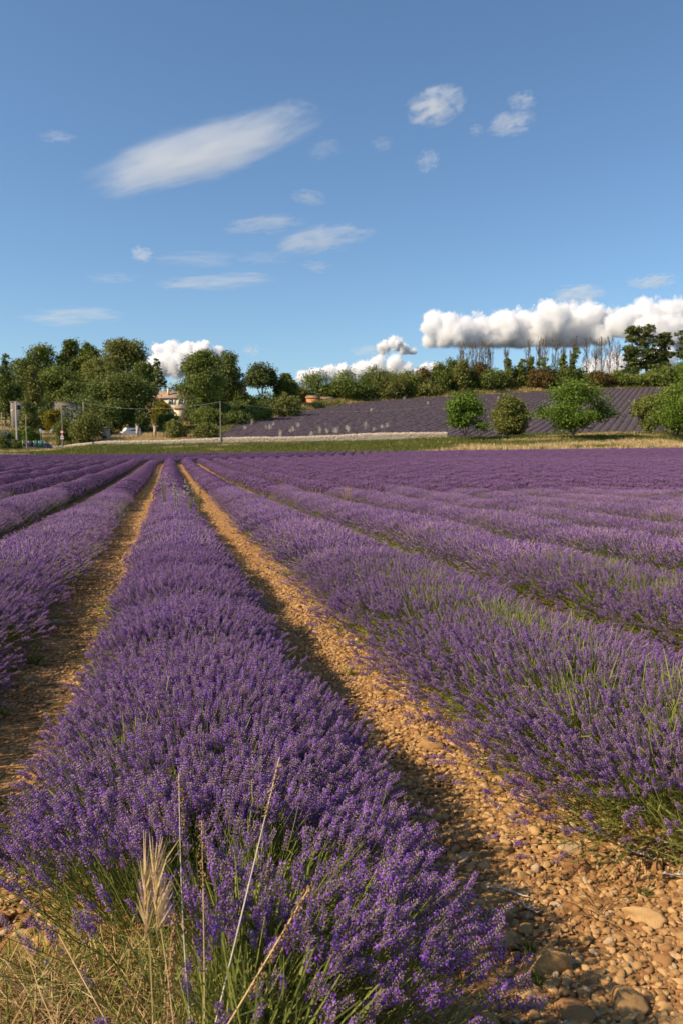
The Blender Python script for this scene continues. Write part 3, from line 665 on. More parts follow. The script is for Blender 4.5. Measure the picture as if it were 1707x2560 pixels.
def tree(kind, px, top, wpx, Y, lab, leaf='green', seed=0, dens=1.0, loose=False, base=None, bark=M_BARK, group=None, name=None, X=None):
    """a tree of wpx pixels' width whose top shows at row `top` when it stands at depth Y"""
    r = np.random.default_rng(2000 + seed); x = at(px, 1100, Y).x if X is None else X
    z0 = h1(x, Y) if base is None else base; h = at(px, top, Y).z - z0; W = wpx / FPX * Y / 2
    nm = name or {'broad': 'broadleaf_tree', 'bush': 'bush', 'column': 'poplar_tree', 'umbrella': 'umbrella_pine_tree', 'cedar': 'cedar_tree', 'pine': 'pine_tree', 'ivy': 'ivy_column'}[kind]
    cat = {'bush': 'bush', 'ivy': 'ivy'}.get(kind, 'tree')
    t_ = thing(nm, lab, cat, (x, Y, z0 - 0.1), r.uniform(0, 6.28), group)
    lobes = []
    if kind == 'broad':
        for i in range(14):
            d = unit(1, r)[0]; c = np.array([d[0] * W * .62, d[1] * W * .6, h * .58 + d[2] * h * .30]); q = r.uniform(.36, .54)
            lobes.append((*c, W * q, W * q, min(W * q, h * .2) * r.uniform(.8, 1.1)))
        lobes.append((0, 0, h * .84, W * .5, W * .5, h * .16)); lobes.append((0, 0, h * .5, W * .75, W * .75, h * .3)); n = 7000; sz = 0.34
    elif kind == 'bush':
        for i in range(9):
            d = unit(1, r)[0]; q = r.uniform(.38, .56); lobes.append((d[0] * W * .62, d[1] * W * .6, h * (.46 + .24 * d[2]), W * q, W * q, h * q * .6))
        lobes.append((0, 0, h * .70, W * .5, W * .5, h * .32)); lobes.append((0, 0, h * .30, W * .85, W * .8, h * .3)); n = 4200; sz = 0.24
        if loose:
            lobes = []
            for i in range(22):
                d = unit(1, r)[0] if i > 4 else np.array([(-.5, -.15, .2, .5, .05)[i], (.2, -.3, .3, -.1, 0)[i], (.72, .9, .86, .7, .95)[i]]); q = r.uniform(.14, .30) if i > 4 else r.uniform(.24, .32); f = r.uniform(.35, 1.0) if i > 4 else .92; zz_ = d[2] * f; lobes.append((d[0] * W * .84 * f * (1 - .35 * max(0, zz_)), d[1] * W * .7 * f, h * (.53 + .40 * zz_), W * q, W * q, h * q * .42))
    elif kind == 'column':
        for i in range(10):
            f = (i + .5) / 10; lobes.append((r.normal(0, W * .15), r.normal(0, W * .15), h * (.16 + .78 * f), W * (1.0 - .55 * f ** 2), W * (1.0 - .55 * f ** 2), h * .10))
        n = 3600; sz = 0.26
    elif kind == 'umbrella':
        for i in range(12):
            a = r.uniform(0, 6.28); q = r.uniform(.2, .72) ; lobes.append((math.cos(a) * W * q, math.sin(a) * W * q, h * (.74 - .26 * q ** 2) + r.normal(0, h * .015), W * .38, W * .38, h * .17))
        lobes.append((0, 0, h * .84, W * .6, W * .6, h * .15)); n = 5600; sz = 0.26
    elif kind == 'cedar':
        for i in range(26):
            f = (i + .5) / 26; a = r.uniform(0, 6.28); q = W * (1.0 - .8 * f) * r.uniform(.4, .75); lobes.append((math.cos(a) * q, math.sin(a) * q, h * (.1 + .86 * f), W * (.5 - .32 * f), W * (.5 - .32 * f), h * .045))
        n = 4600; sz = 0.24
    elif kind == 'pine':
        for i in range(18):
            a = r.uniform(0, 6.28); q = r.uniform(.1, .8); f = r.uniform(.22, .92); lobes.append((math.cos(a) * W * q * (1.25 - f * .5), math.sin(a) * W * q * .8, h * f, W * r.uniform(.28, .46), W * .4, h * r.uniform(.06, .10)))
        lobes.append((0, 0, h * .92, W * .5, W * .4, h * .075)); n = 3600; sz = 0.26
    elif kind == 'ivy':
        for i in range(8):
            f = (i + .5) / 8; lobes.append((r.normal(0, W * .3), r.normal(0, W * .3), h * f * .95, W * r.uniform(.6, 1.1), W * .9, h * .08))
        n = 1500; sz = 0.22
    n = int(n * dens * (2.3 if kind == 'broad' else 1.5)); sz *= Y / 230 * (.88 if kind == 'broad' else 1.1 if kind != 'bush' else 1.45 if loose else 1.1); n = int(n * (.75 if loose else 1))
    th = {'broad': .4, 'bush': .2, 'column': .45, 'umbrella': .42, 'cedar': .48, 'pine': .47, 'ivy': .46}[kind]
    s = limbs(h, max(.06, h * .018) * (1.6 if kind == 'broad' else 1), [l[:3] for l in lobes[:11]], seed, th=th, lean=.02 if kind != 'bush' else .05)
    s.build('trunk', bark, t_, smooth=True)
    link('crown', crown(lobes, n, sz, seed, leaf, flat=.55 if kind in ('cedar', 'pine') else .85, fill=.12 if kind in ('pine', 'cedar') else .3, clump=(.42 if loose else .2) if kind != 'bush' or loose else .26), t_)
    return t_
WD = 'woodland trees on the rise behind the road'
tree('column', 16, 884, 40, 236, 'narrow poplar at the very edge, standing over the concrete pole', 'dark', 1, group=WD, bark=M_PALEBARK)
tree('broad', 62, 898, 120, 300, 'rounded dark tree behind the edge poplar', 'dark', 2, group=WD)
tree('broad', 122, 868, 130, 305, 'broad green tree between edge poplar and the tallest crown', 'green', 3, group=WD)
tree('column', 86, 915, 56, 238, 'loose pale-trunked poplar rising behind the street lamp', 'olive', 4, group=WD, bark=M_PALEBARK)
tree('broad', 187, 846, 78, 310, 'tallest tree of the wood, its double crown against sky', 'dark', 5, group=WD)
tree('broad', 228, 856, 70, 308, 'slim crown just beside the tallest tree', 'green', 6, group=WD)
tree('broad', 315, 850, 135, 300, 'wide domed rusty-green tree left of the white cumulus', 'olive', 7, group=WD, dens=1.4)
tree('broad', 250, 895, 120, 285, 'olive-green tree below the domed crown', 'olive', 8, group=WD)
tree('broad', 150, 925, 130, 272, 'dense green tree above the grey concrete building', 'green', 9, group=WD)
tree('broad', 195, 955, 100, 262, 'low dark tree right behind the concrete building', 'dark', 10, group=WD)
tree('broad', 30, 955, 90, 268, 'dark low tree behind the leaning edge poplar trunk', 'dark', 11, group=WD)
tree('broad', 362, 905, 80, 290, 'dark crown under the edge of the domed tree', 'dark', 12, group=WD)
tree('cedar', 398, 893, 70, 262, 'cedar with layered branches behind the tiled roof', 'dark', 13, group=WD)
tree('broad', 303, 938, 170, 212, 'big dark feathery tree in front of the wood', 'dark', 14, dens=1.5, group=WD)
tree('broad', 275, 1000, 100, 205, 'low dark green tree beside the small stone hut', 'dark', 15, group=WD)
tree('broad', 506, 874, 112, 238, 'tall oak over the cream house', 'green', 16, dens=.95, group='trees around the houses')
tree('broad', 570, 878, 84, 262, 'open-crowned tree in front of the pink house', 'dark', 17, dens=.6, group='trees around the houses')
tree('umbrella', 658, 908, 106, 285, 'umbrella pine with rounded parasol crown', 'pine', 18, dens=1.3, group='trees around the houses')
tree('broad', 716, 940, 66, 292, 'dark tree tucked against the umbrella pine', 'dark', 19, group='trees around the houses')
tree('broad', 540, 950, 80, 275, 'shaded tree behind the wooden pole', 'dark', 20, group='trees around the houses')
tree('broad', 612, 985, 90, 262, 'low dark tree below the umbrella pine', 'dark', 21, group='trees around the houses')
tree('bush', 665, 985, 110, 262, 'dark thicket at the foot of the umbrella pine', 'dark', 22, group='trees around the houses')
tree('bush', 715, 985, 70, 258, 'olive scrub at the corner of the hill field', 'olive', 23, group='trees around the houses')
tree('bush', 494, 1000, 70, 232, 'dark shrub against the lit cream wall', 'dark', 24, group='shrubs above the stone wall')
tree('bush', 560, 1010, 70, 240, 'leafy shrub behind the wooden pole', 'green', 25, group='shrubs above the stone wall')
tree('bush', 404, 1000, 46, 228, 'golden yellow shrub in front of the house gable', 'yellow', 26, group='shrubs above the stone wall')
tree('bush', 425, 1030, 60, 222, 'dark rounded shrub below the golden one', 'dark', 27, group='shrubs above the stone wall')
tree('bush', 441, 1048, 58, 190, 'loose olive shrub standing behind the wall, nearer the road', 'olive', 28, group='shrubs above the stone wall')
tree('bush', 517, 1056, 66, 188, 'spreading olive-green shrub next to the wooden pole', 'olive', 29, group='shrubs above the stone wall')
tree('bush', 218, 1030, 84, 184, 'rounded golden-green shrub behind the pale end of the wall', 'olive', 30, dens=1.3, group='shrubs above the stone wall')
tree('bush', 166, 1046, 50, 186, 'dark green shrub by the traffic sign', 'dark', 31, group='shrubs above the stone wall')
tree('bush', 185, 1012, 76, 205, 'silvery olive tree behind the golden-green shrub', 'silver', 32, group='shrubs above the stone wall')
tree('bush', 140, 1022, 50, 212, 'yellow-green shrub beside the silvery olive', 'yellow', 33, group='shrubs above the stone wall')
tree('bush', 112, 1020, 50, 214, 'dark shrub in front of the concrete building', 'dark', 34, group='shrubs above the stone wall')
tree('column', 76, 1000, 44, 200, 'small poplar standing over the green fence', 'olive', 35, bark=M_PALEBARK, group='shrubs above the stone wall')
RG = 'hedge trees along the top of the hill field'
ridge = [(745, 965, 70, 'olive', 'olive scrub left of the orange hut'), (798, 930, 78, 'green', 'green bush right above the orange hut'), (845, 955, 60, 'olive', 'olive bush between the two huts and the ridge'), (872, 928, 84, 'green', 'sunlit bush beyond the cream hut'), (915, 948, 60, 'dark', 'dark bush under the round-topped one'),
         (938, 912, 62, 'dark', 'round-topped taller bush against the low cloud'), (972, 930, 80, 'olive', 'golden bush beside the round-topped one'), (1018, 926, 60, 'green', 'green bush left of the reddish sapling'), (1052, 918, 40, 'rust', 'reddish half-dry sapling on the ridge'), (1062, 955, 70, 'olive', 'low olive bush below the reddish sapling'),
         (1095, 908, 50, 'green', 'green bush with rust edges under the first bare trees'), (1125, 900, 46, 'dark', 'dark bush under the first bare trees'), (1150, 895, 40, 'olive', 'olive bush growing up the bare trunks'), (1170, 925, 60, 'bright', 'bright green bush in the hedge'), (1195, 905, 50, 'rust', 'rusty bush below the bare tree cluster'),
         (1225, 925, 60, 'dark', 'dark bush right of the bare tree cluster'), (1260, 930, 56, 'olive', 'olive bush between ivy columns'), (1300, 918, 60, 'dark', 'dark green bush beneath two ivy columns'), (1345, 920, 50, 'rust', 'rusty bush in the middle of the hedge'), (1400, 912, 72, 'dark', 'very dark rounded bush in the hedge'),
         (1450, 922, 66, 'green', 'green bush right of the very dark one'), (1490, 930, 50, 'rust', 'brownish bush under thin bare trees'), (1535, 928, 60, 'green', 'leafy bush below the pines'), (1575, 935, 60, 'olive', 'olive bush at the foot of the pines'), (1620, 932, 70, 'green', 'green bush under the tallest pine'), (1665, 915, 80, 'dark', 'dark bush under the right edge pine'), (1700, 905, 60, 'green', 'green bush at the ridge by the picture edge')]
for i, (px, tp, wd, lf, lab) in enumerate(ridge):
    Yr = 318 + 18 * min(1, max(0, (px - 745) / 400)) + (i % 3) * 3
    tree('bush', px, tp, wd * 1.25, Yr, lab, lf, 60 + i, group=RG)
for i, (px, tp, wd, lab) in enumerate([(1575, 814, 70, 'first pine of the ridge, crown leaning towards the bare trees'), (1612, 811, 80, 'tallest pine on the ridge with several crowns'), (1650, 832, 60, 'pine partly behind the tallest one'), (1700, 824, 74, 'dark pine cut by the picture edge')]):
    tree('pine', px, tp, wd, 346, lab, 'pine', 100 + i, dens=1.5, group='pines on the ridge')
for i, (px, tp, wd, lab) in enumerate([(1270, 893, 22, 'first ivy column, thick and dark'), (1298, 893, 20, 'ivy column second from the first bare trees'), (1323, 888, 24, 'ivy column wrapped round a tall bare trunk'), (1357, 888, 30, 'widest ivy column of the hedge'), (1404, 884, 18, 'thin ivy column over the very dark bush'), (1429, 866, 22, 'tallest ivy column of the hedge')]):
    tree('ivy', px, tp, wd, 338, lab, 'green', 120 + i, group='ivy-clad trunks on the ridge')

def bare_tree(px, top, wpx, Y, lab, seed):
    r = np.random.default_rng(3000 + seed); x = at(px, 1000, Y).x; z0 = h1(x, Y); h = at(px, top - 14, Y).z - z0; W = wpx / FPX * Y / 2 * 1.3
    t_ = thing('bare_tree', lab, 'tree', (x, Y, z0 - .1), 0, 'leafless trees on the ridge')
    s = Soup(); n = 7; tt = np.linspace(0, 1, n); p = np.stack([r.normal(0, .15, n) * tt, r.normal(0, .15, n) * tt, tt * h * .92], 1); s.tube(p, np.linspace(.22, .05, n), 6); s.build('trunk', M_DEADBARK, t_, smooth=True)
    s = Soup()
    for i in range(34):
        f = r.uniform(.3, .9); b0 = np.array([np.interp(f, tt, p[:, 0]), np.interp(f, tt, p[:, 1]), f * h * .92]); a = r.uniform(0, 6.28); ln = h * r.uniform(.12, .34) * (1.15 - f * .6); o = W * r.uniform(.35, 1)
        e = b0 + np.array([math.cos(a) * o, math.sin(a) * o, ln]); m_ = b0 + (e - b0) * np.array([.75, .75, .45]); e[2] = min(e[2], h * r.uniform(.93, 1.0))
        s.tube([b0, m_, e], [.10, .07, .035], 3, cap=False)
        for q in range(4):
            g = b0 + (e - b0) * r.uniform(.4, .95); k = g + np.array([r.normal(0, .3), r.normal(0, .3), r.uniform(.6, 2.0)]); k[2] = min(k[2], h); s.tube([g, k], [.055, .028], 3, cap=False)
    s.build('branches', M_DEADBARK, t_)
bt = [(1148, 864, 22), (1163, 860, 24), (1180, 862, 22), (1196, 858, 26), (1211, 857, 26), (1224, 866, 20), (1262, 876, 14), (1318, 857, 22), (1345, 862, 16), (1356, 851, 26), (1384, 855, 22), (1404, 856, 18), (1428, 852, 24), (1463, 852, 20), (1486, 856, 22), (1500, 852, 26), (1520, 850, 24), (1538, 858, 24)]
bl = ['first bare tree of the left-hand cluster, leaning slightly', 'second bare tree of the left-hand cluster', 'bare tree in the middle of the left-hand cluster', 'fourth bare tree of the left-hand cluster', 'tallest bare tree of the left-hand cluster', 'last bare tree of the left-hand cluster', 'short lone bare tree over the first ivy column', 'bare tree rising from a tall ivy-clad trunk', 'thin bare tree before the widest ivy column', 'bare tree above the widest ivy column', 'bare tree just right of the widest ivy column', 'bare tree above the thin ivy column', 'bare tree standing in the tallest ivy column', 'lone bare tree right of the tallest ivy column', 'first bare tree of the cluster next to the pines', 'second bare tree of the cluster next to the pines', 'third bare tree of the cluster next to the pines', 'bare tree touching the first pine']
for i, ((px, tp, wd), lab) in enumerate(zip(bt, bl)): bare_tree(px, tp, wd, 342 + (i % 3) * 2, lab, i)
NG = 'trees on the bank behind the field'
tree('bush', 1158, 986, 160, 158, 'bright green tree at the end of the stone wall', 'bright', 150, dens=1.9, loose=True, name='broadleaf_tree', group=NG)
tree('broad', 1272, 996, 112, 168, 'small grey-green tree between two bright green ones', 'olive', 151, dens=1.0, group=NG)
tree('bush', 1432, 958, 215, 156, 'largest bright green tree on the bank', 'bright', 152, dens=2.8, loose=True, name='broadleaf_tree', group=NG)
tree('bush', 1625, 990, 110, 164, 'olive-green bush next to the picture edge', 'olive', 153, dens=1.6, loose=True, group=NG)
tree('bush', 1690, 965, 190, 158, 'dense green bush cut by the picture edge', 'green', 154, dens=2.0, loose=True, group=NG)
tree('broad', 1722, 905, 170, 152, 'vivid leafy tree reaching in over the picture edge', 'bright', 155, dens=1.2, group=NG)

# ------------------------------------------------------------------ hill field, bank, road, wall
def hill_top(X):
    """depth of the upper edge of the hill's lavender field"""
    return np.interp(X, [-34, -26, -18, -8, 5, 20, 120, 220], [222, 236, 262, 292, 314, 324, 332, 332])
M_HILL = mat('faded_lavender', (0.050, 0.034, 0.044), (0.105, 0.077, 0.086), rough=0.9, tint=True)
M_HILLG = mat('hill_field_grass', (0.065, 0.065, 0.028), (0.115, 0.105, 0.05), rough=0.95, scale=0.6)
# grassy sheet between the rows
us = np.linspace(0, 1, 60); xs_ = np.linspace(-34, 160, 120); UX, UU = np.meshgrid(xs_, us)
y0_ = 180 + 0 * UX + 2 * ss(30, 60, UX); UY = y0_ + (hill_top(UX) - y0_) * UU
gi_ = np.arange(UX.size).reshape(UX.shape); s = Soup(); s.add(np.stack([UX, UY, H(UX, UY) + 0.06], -1).reshape(-1, 3), np.stack([gi_[:-1, :-1], gi_[:-1, 1:], gi_[1:, 1:], gi_[1:, :-1]], -1).reshape(-1, 4))
tag(s.build('hill_field', M_HILLG, smooth=True), 'grassy soil of the faded lavender field on the hill', kind='structure')
ha = R(23); hd = np.array([math.sin(ha), math.cos(ha)]); hn = np.array([math.cos(ha), -math.sin(ha)]); n_hill = 0
for j in range(-62, 62):
    r = np.random.default_rng(6000 + j); c0 = np.array([30.0, 250.0]) + hn * j * 1.9
    tt = np.arange(-140, 140, 0.8); px_, py_ = c0[0] + hd[0] * tt, c0[1] + hd[1] * tt
    ok = (py_ > 181 + 2 * ss(30, 60, px_)) & (py_ < hill_top(px_) - 1) & (np.abs(px_) < .45 * py_) & (px_ > -36)
    if ok.sum() < 8: continue
    px_, py_ = px_[ok], py_[ok]; n = len(px_); pr = np.linspace(-1, 1, 7); s = Soup()
    wd = 0.9 * (1 + .25 * (r.random((n, 1)) - .5)); ht = 0.34 * (1 + .5 * (vnoise(np.arange(n) * .5, j, 2)[:, None] - .5)) * np.where(r.random((n, 1)) < .04, .3, 1)
    lat = pr[None] * wd; zz = ht * np.sqrt(np.clip(1 - pr ** 2, 0, 1))[None] + r.normal(0, .05, (n, 7)); jx = r.normal(0, .06, (n, 7))
    VX = px_[:, None] + hn[0] * lat + jx; VY = py_[:, None] + hn[1] * lat + jx; VZ = H(px_, py_)[:, None] + zz
    base = np.array([px_[0], py_[0], h1(px_[0], py_[0])]); q = np.arange(n * 7).reshape(n, 7)
    s.add(np.stack([VX, VY, VZ], -1).reshape(-1, 3) - base, np.stack([q[:-1, :-1], q[:-1, 1:], q[1:, 1:], q[1:, :-1]], -1).reshape(-1, 4), 0, np.clip(r.normal(.5, .25, n * 7), 0, 1))
    tag(s.build('faded_lavender_row', M_HILL, None, Vector(base)), 'faded lavender row on the hill, %s from the left end of that field' % ordinal(n_hill + 1), 'lavender row', 'faded lavender rows on the hill'); n_hill += 1
# pale seed-head tufts in the hill field
r = np.random.default_rng(61); TF = []
for i in range(4):
    s = Soup(); n = 60; A = np.stack([r.normal(0, .18, n), r.normal(0, .18, n), np.zeros(n)], 1); B = A + np.stack([r.normal(0, .22, n), r.normal(0, .22, n), r.uniform(.7, 1.7, n)], 1); s.ribbons(A, B, .006, .012, 0, r.random(n), r); TF.append(s.mesh('straw_tuft', M_PALE))
for i, (px, py) in enumerate([(630, 1064), (612, 1075), (667, 1073), (676, 1077), (684, 1067), (727, 1083), (732, 1080), (746, 1070), (748, 1028), (741, 1032), (793, 1022), (778, 1092), (800, 1086), (817, 1086), (836, 1084), (841, 1086), (866, 1076), (870, 1080), (702, 1093), (954, 1072), (967, 1072), (935, 1080), (913, 1074), (1010, 1000), (1069, 1012), (928, 1030), (1245, 998)]):
    Y = 190.0
    for _ in range(30): p = at(px, py, Y); Y += max(-8, min(8, (p.z - h1(p.x, Y)) * 4)) ; Y = min(max(Y, 181), 330)
    o = link('straw_tuft', TF[i % 4], None, (p.x, Y, h1(p.x, Y)), r.uniform(0, 6)); o.scale = (1, 1, r.uniform(.7, 1.3))
    tag(o, 'blond tuft of dry grass sticking out of the hill lavender', 'grass tuft', 'blond tufts in the hill field')

# bank: tall green grass and straw
TUF = []
for i in range(8):
    r = np.random.default_rng(640 + i); s = Soup(); n = 46; A = np.stack([r.normal(0, .4, n), r.normal(0, .4, n), np.zeros(n)], 1); B = A + np.stack([r.normal(0, .22, n), r.normal(0, .22, n), r.uniform(.25, .8, n)], 1)
    s.ribbons(A, B, .055, .012, 0, r.random(n), r); TUF.append(s.mesh('grass_clump', [mat('bank_grass', (.065, .092, .014), (.22, .22, .048), rough=.7, tint=True, trans=.3), mat('bank_olive', (.10, .11, .025), (.26, .23, .07), rough=.8, tint=True, trans=.25), M_STRAW][0 if i < 4 else 1 if i < 6 else 2]))
LIB_TUF = library('grass_library', TUF)
r = np.random.default_rng(66); n = 30000; Y = field_end(0.) + 0.8 + r.random(n) ** .9 * 55; X = r.uniform(-.46, .46, n) * Y
g = vnoise(X * .09, Y * .25, 21) + .30 * ss(35, 5, X) * ss(-58, -45, X) - .25 * ss(-50, -60, X) - .22 * ss(134, 131.5, Y) - .22 * ss(8, 22, X) * ss(152, 146, Y)
lowg = 1 - .6 * ss(165, 170, Y)
iy = np.where(g > .55, r.integers(0, 4, n), np.where(g > .4, r.integers(4, 6, n), r.integers(6, 8, n)))
iy = np.where((r.random(n) < .15), r.integers(0, 8, n), iy)
road_c = lambda x: 164.5 + 0.0 * x
onroad = (X < -52) & (Y > 162.6)
behind = (Y > 171) & (X < 24)
ok = ~onroad & ~behind & ~((Y > 180) & (X > 20) & (X < 40))
X, Y, iy, lowg = X[ok], Y[ok], iy[ok], lowg[ok]; n = len(X)
tag(scatter('grass', LIB_TUF, np.stack([X, Y, H(X, Y) - .03], 1), np.stack([np.zeros(n), np.zeros(n), r.uniform(0, 6.28, n)], 1), np.stack([r.uniform(.8, 1.4, n)] * 2 + [r.uniform(.5, 1.2, n) * np.where(iy < 4, 1.15, 1.1) * lowg * (1 + .4 * ss(8, 20, X))], 1), iy), 'green and straw grass on the bank behind the field', 'grass', kind='stuff')
# scrubby margin under the ridge hedge
n = 5200; X = r.uniform(-30, 175, n); Y = hill_top(X) + r.uniform(-1, 24, n); ok = np.abs(X) < .46 * Y; X, Y = X[ok], Y[ok]; n = len(X)
iy = np.where(vnoise(X * .15, Y * .2, 15) > .5, r.integers(0, 6, n), r.integers(4, 8, n))
tag(scatter('ridge_scrub', LIB_TUF, np.stack([X, Y, H(X, Y) - .05], 1), np.stack([np.zeros(n), np.zeros(n), r.uniform(0, 6.28, n)], 1), np.stack([r.uniform(1.3, 2, n)] * 2 + [r.uniform(1.2, 3.2, n) * ss(-1, 8, Y - hill_top(X)) + .5], 1), iy), 'tan and green scrub along the top edge of the hill field', 'scrub', kind='stuff')
# dry meadow behind the road
n = 5000; X = r.uniform(-125, -30, n); Y = r.uniform(183, 260, n); ok = (np.abs(X) < .46 * Y); X, Y = X[ok], Y[ok]; n = len(X)
iy = np.where(vnoise(X * .1, Y * .1, 5) > .55, r.integers(4, 6, n), r.integers(6, 8, n))
tag(scatter('meadow_grass', LIB_TUF, np.stack([X, Y, H(X, Y) - .03], 1), np.stack([np.zeros(n), np.zeros(n), r.uniform(0, 6.28, n)], 1), np.full(n, 1.3), iy), 'dry blond meadow between the road and the wood', 'grass', kind='stuff')

def drape(name, pts, width, m, lab, dz=.05, kind='structure', n=60):
    pts = np.array(pts, float); d = np.r_[0, np.cumsum(np.hypot(*np.diff(pts, axis=0).T))]; u = np.linspace(0, d[-1], n)
    c = np.stack([np.interp(u, d, pts[:, 0]), np.interp(u, d, pts[:, 1])], 1)
    for _ in range(3): c[1:-1] = (c[:-2] + 2 * c[1:-1] + c[2:]) / 4
    g = np.gradient(c, axis=0); g /= np.linalg.norm(g, axis=1, keepdims=True); q = np.stack([g[:, 1], -g[:, 0]], 1)
    wv = np.interp(u / d[-1], np.linspace(0, 1, len(np.atleast_1d(width))), np.atleast_1d(width)) / 2
    o = np.linspace(-1, 1, 9); P = c[:, None] + q[:, None] * (o[None, :, None] * wv[:, None, None]); Z = H(P[..., 0], P[..., 1]) + dz
    ii = np.arange(n * 9).reshape(n, 9); s = Soup(); s.add(np.concatenate([P, Z[..., None]], -1).reshape(-1, 3), np.stack([ii[:-1, :-1], ii[:-1, 1:], ii[1:, 1:], ii[1:, :-1]], -1).reshape(-1, 4))
    return tag(s.build(name, m, smooth=True), lab, kind=kind)
M_ROAD = mat('asphalt', (0.20, 0.165, 0.135), (0.29, 0.245, 0.20), rough=0.95, scale=0.8)
drape('road', [(-110, 165), (-80, 166), (-68, 168), (-62.5, 175), (-63, 190), (-70, 215)], [5.0, 5.0, 6.0, 6.5, 5, 4.5], M_ROAD, 'grey village road meeting the corner of the lavender field')

M_WALL = bpy.data.materials.new('rubble_wall'); M_WALL.use_nodes = True; t = M_WALL.node_tree; L = t.links; b = t.nodes['Principled BSDF']; b.inputs['Roughness'].default_value = .95
geo = N(t, 'ShaderNodeNewGeometry'); vo = N(t, 'ShaderNodeTexVoronoi'); vo.inputs['Scale'].default_value = 3.2; L.new(geo.outputs['Position'], vo.inputs['Vector'])
rp = N(t, 'ShaderNodeValToRGB'); L.new(vo.outputs['Color'], rp.inputs[0]); e = rp.color_ramp.elements; e[0].color = (.36, .28, .19, 1); e[1].color = (.58, .49, .37, 1); L.new(rp.outputs[0], b.inputs['Base Color'])
bp = N(t, 'ShaderNodeBump'); bp.invert = True; bp.inputs['Strength'].default_value = .9; bp.inputs['Distance'].default_value = .12; L.new(vo.outputs['Distance'], bp.inputs['Height']); L.new(bp.outputs[0], b.inputs['Normal'])
def rubble_wall(name, x0, x1, Yf, hgt, lab, th=.5, seed=0, m=M_WALL, root=None):
    r = np.random.default_rng(seed); s = Soup(); xs = np.arange(x0, x1, .45); n = len(xs); ys = np.array([Yf(x) for x in xs]); g = H(xs, ys)
    hh = np.array([hgt(x) for x in xs]) * (1 + r.normal(0, .02, n)) + .1 * (vnoise(xs * .3, 0, seed) - .5)
    rows_ = np.linspace(0, 1, 5); prof = []
    for f in rows_: prof.append(np.stack([xs + r.normal(0, .03, n), ys - th / 2 + r.normal(0, .012, n), g - .3 + (hh + .3) * f], 1))
    for f in (1, 0): prof.append(np.stack([xs + r.normal(0, .03, n), ys + th / 2, g - .3 + (hh + .3) * f], 1))
    P = np.stack(prof, 1); k = len(prof); ii = np.arange(n * k).reshape(n, k)
    s.add(P.reshape(-1, 3), np.stack([ii[:-1, :-1], ii[1:, :-1], ii[1:, 1:], ii[:-1, 1:]], -1).reshape(-1, 4))
    for e in (0, n - 1): s.add(P[e], [[0, 1, 5, 6], [1, 2, 3, 4]])
    return tag(s.build(name, m), lab, 'wall')
wx = lambda px: at(px, 1100, 171.5).x
rubble_wall('stone_wall', wx(168), wx(1118), lambda x: 171.5 + .02 * x, lambda x: 1.45 + .012 * (x + 40) + .1 * math.sin(x * .21), 'long low dry-stone wall at the foot of the hill field')
s = Soup(); p = at(178, 1105, 170.5); me = stone_mesh(990, 3, mat('pale_render', (.52, .44, .33), (.68, .60, .48), rough=.95, scale=2), 1.0, .5, .7, 'wall_end')
o = link('rendered_wall_end', me, None, (p.x, 170.3, h1(p.x, 170.3) + .35)); o.scale = (2.6, 1.2, 1.75); tag(o, 'pale plastered rounded end of the dry-stone wall by the sign', 'wall')

def tall_weed(px, top, Y, lab, m=M_PALE, n=5, blob=True, seed=0, fan=.05):
    r = np.random.default_rng(1200 + seed); x = at(px, 1200, Y).x; z0 = h1(x, Y); zt = at(px, top, Y).z - z0; t_ = thing('tall_weed', lab, 'weed', (x, Y, z0), 0, 'tall weeds standing out of the lavender'); s1, s2 = Soup(), Soup()
    for i in range(n):
        e = np.array([r.normal(0, fan * zt * 1.5), r.normal(0, fan * zt), zt * r.uniform(.75, 1)]); mid = e * np.array([.25, .25, .55]); s1.tube([(0, 0, 0), mid, e], [.006, .005, .003], 4)
        k = 10; C = e - np.array([0, 0, 1.]) * r.uniform(0, .25 * zt, (k, 1)) * (1 if blob else .4) + r.normal(0, .018, (k, 3)); D = unit(k, r); X, Y_ = perp(D); s2.octa(C, X * .007, Y_ * .007, D * .014, 0, r.random(k))
    s1.build('stem', M_GRASS if blob else M_STRAW, t_); s2.build('flower_head' if blob else 'seed_head', m, t_)
tall_weed(411, 1168, 17, 'pale-flowered weed standing far up the central row', seed=1)
tall_weed(440, 1195, 14, 'pale-flowered weed in the middle of the central row', seed=2, n=4)
tall_weed(476, 1190, 14.5, 'tallest pale-flowered weed at the right flank of the central row', seed=3, n=6)
tall_weed(497, 1212, 13, 'greenish weed leaning over the right path', seed=4, n=3, m=M_GRASS)
tall_weed(865, 1218, 20, 'straw-coloured weed in the middle of the right rows', M_STRAW, 7, False, 5, .12)
tall_weed(1490, 1225, 22, 'leaning straw weed far right in the field', M_STRAW, 4, False, 6, .15)
tall_weed(1110, 1118, 128, 'pale straw clump at the far edge of the field', M_STRAW, 30, False, 7, .3)

# ------------------------------------------------------------------ village: houses, poles, signs, car
M_CREAM = mat('cream_render', (.62, .52, .34), (.74, .64, .45), rough=.9, scale=.6); M_OCHRE = mat('ochre_render', (.34, .22, .10), (.46, .31, .15), rough=.9, scale=.6)
M_PINK = mat('pink_render', (.60, .27, .14), (.70, .35, .20), rough=.9, scale=.5); M_ORANGE = mat('orange_render', (.58, .20, .06), (.68, .27, .10), rough=.9, scale=.7)
M_CONC = mat('raw_concrete', (.17, .145, .115), (.25, .215, .175), rough=.95, scale=.8); M_TILE = mat('roof_tile', (.25, .15, .095), (.38, .26, .18), rough=.9, scale=2.2, bump=.6, bscale=5)
M_SHUT = mat('shutter_paint', (.42, .50, .44), (.50, .57, .50), rough=.6); M_GLASS = mat('dark_glass', (.03, .035, .04), rough=.1, spec=.6); M_WHITE = mat('white_paint', (.75, .74, .71), (.80, .79, .77), rough=.5)
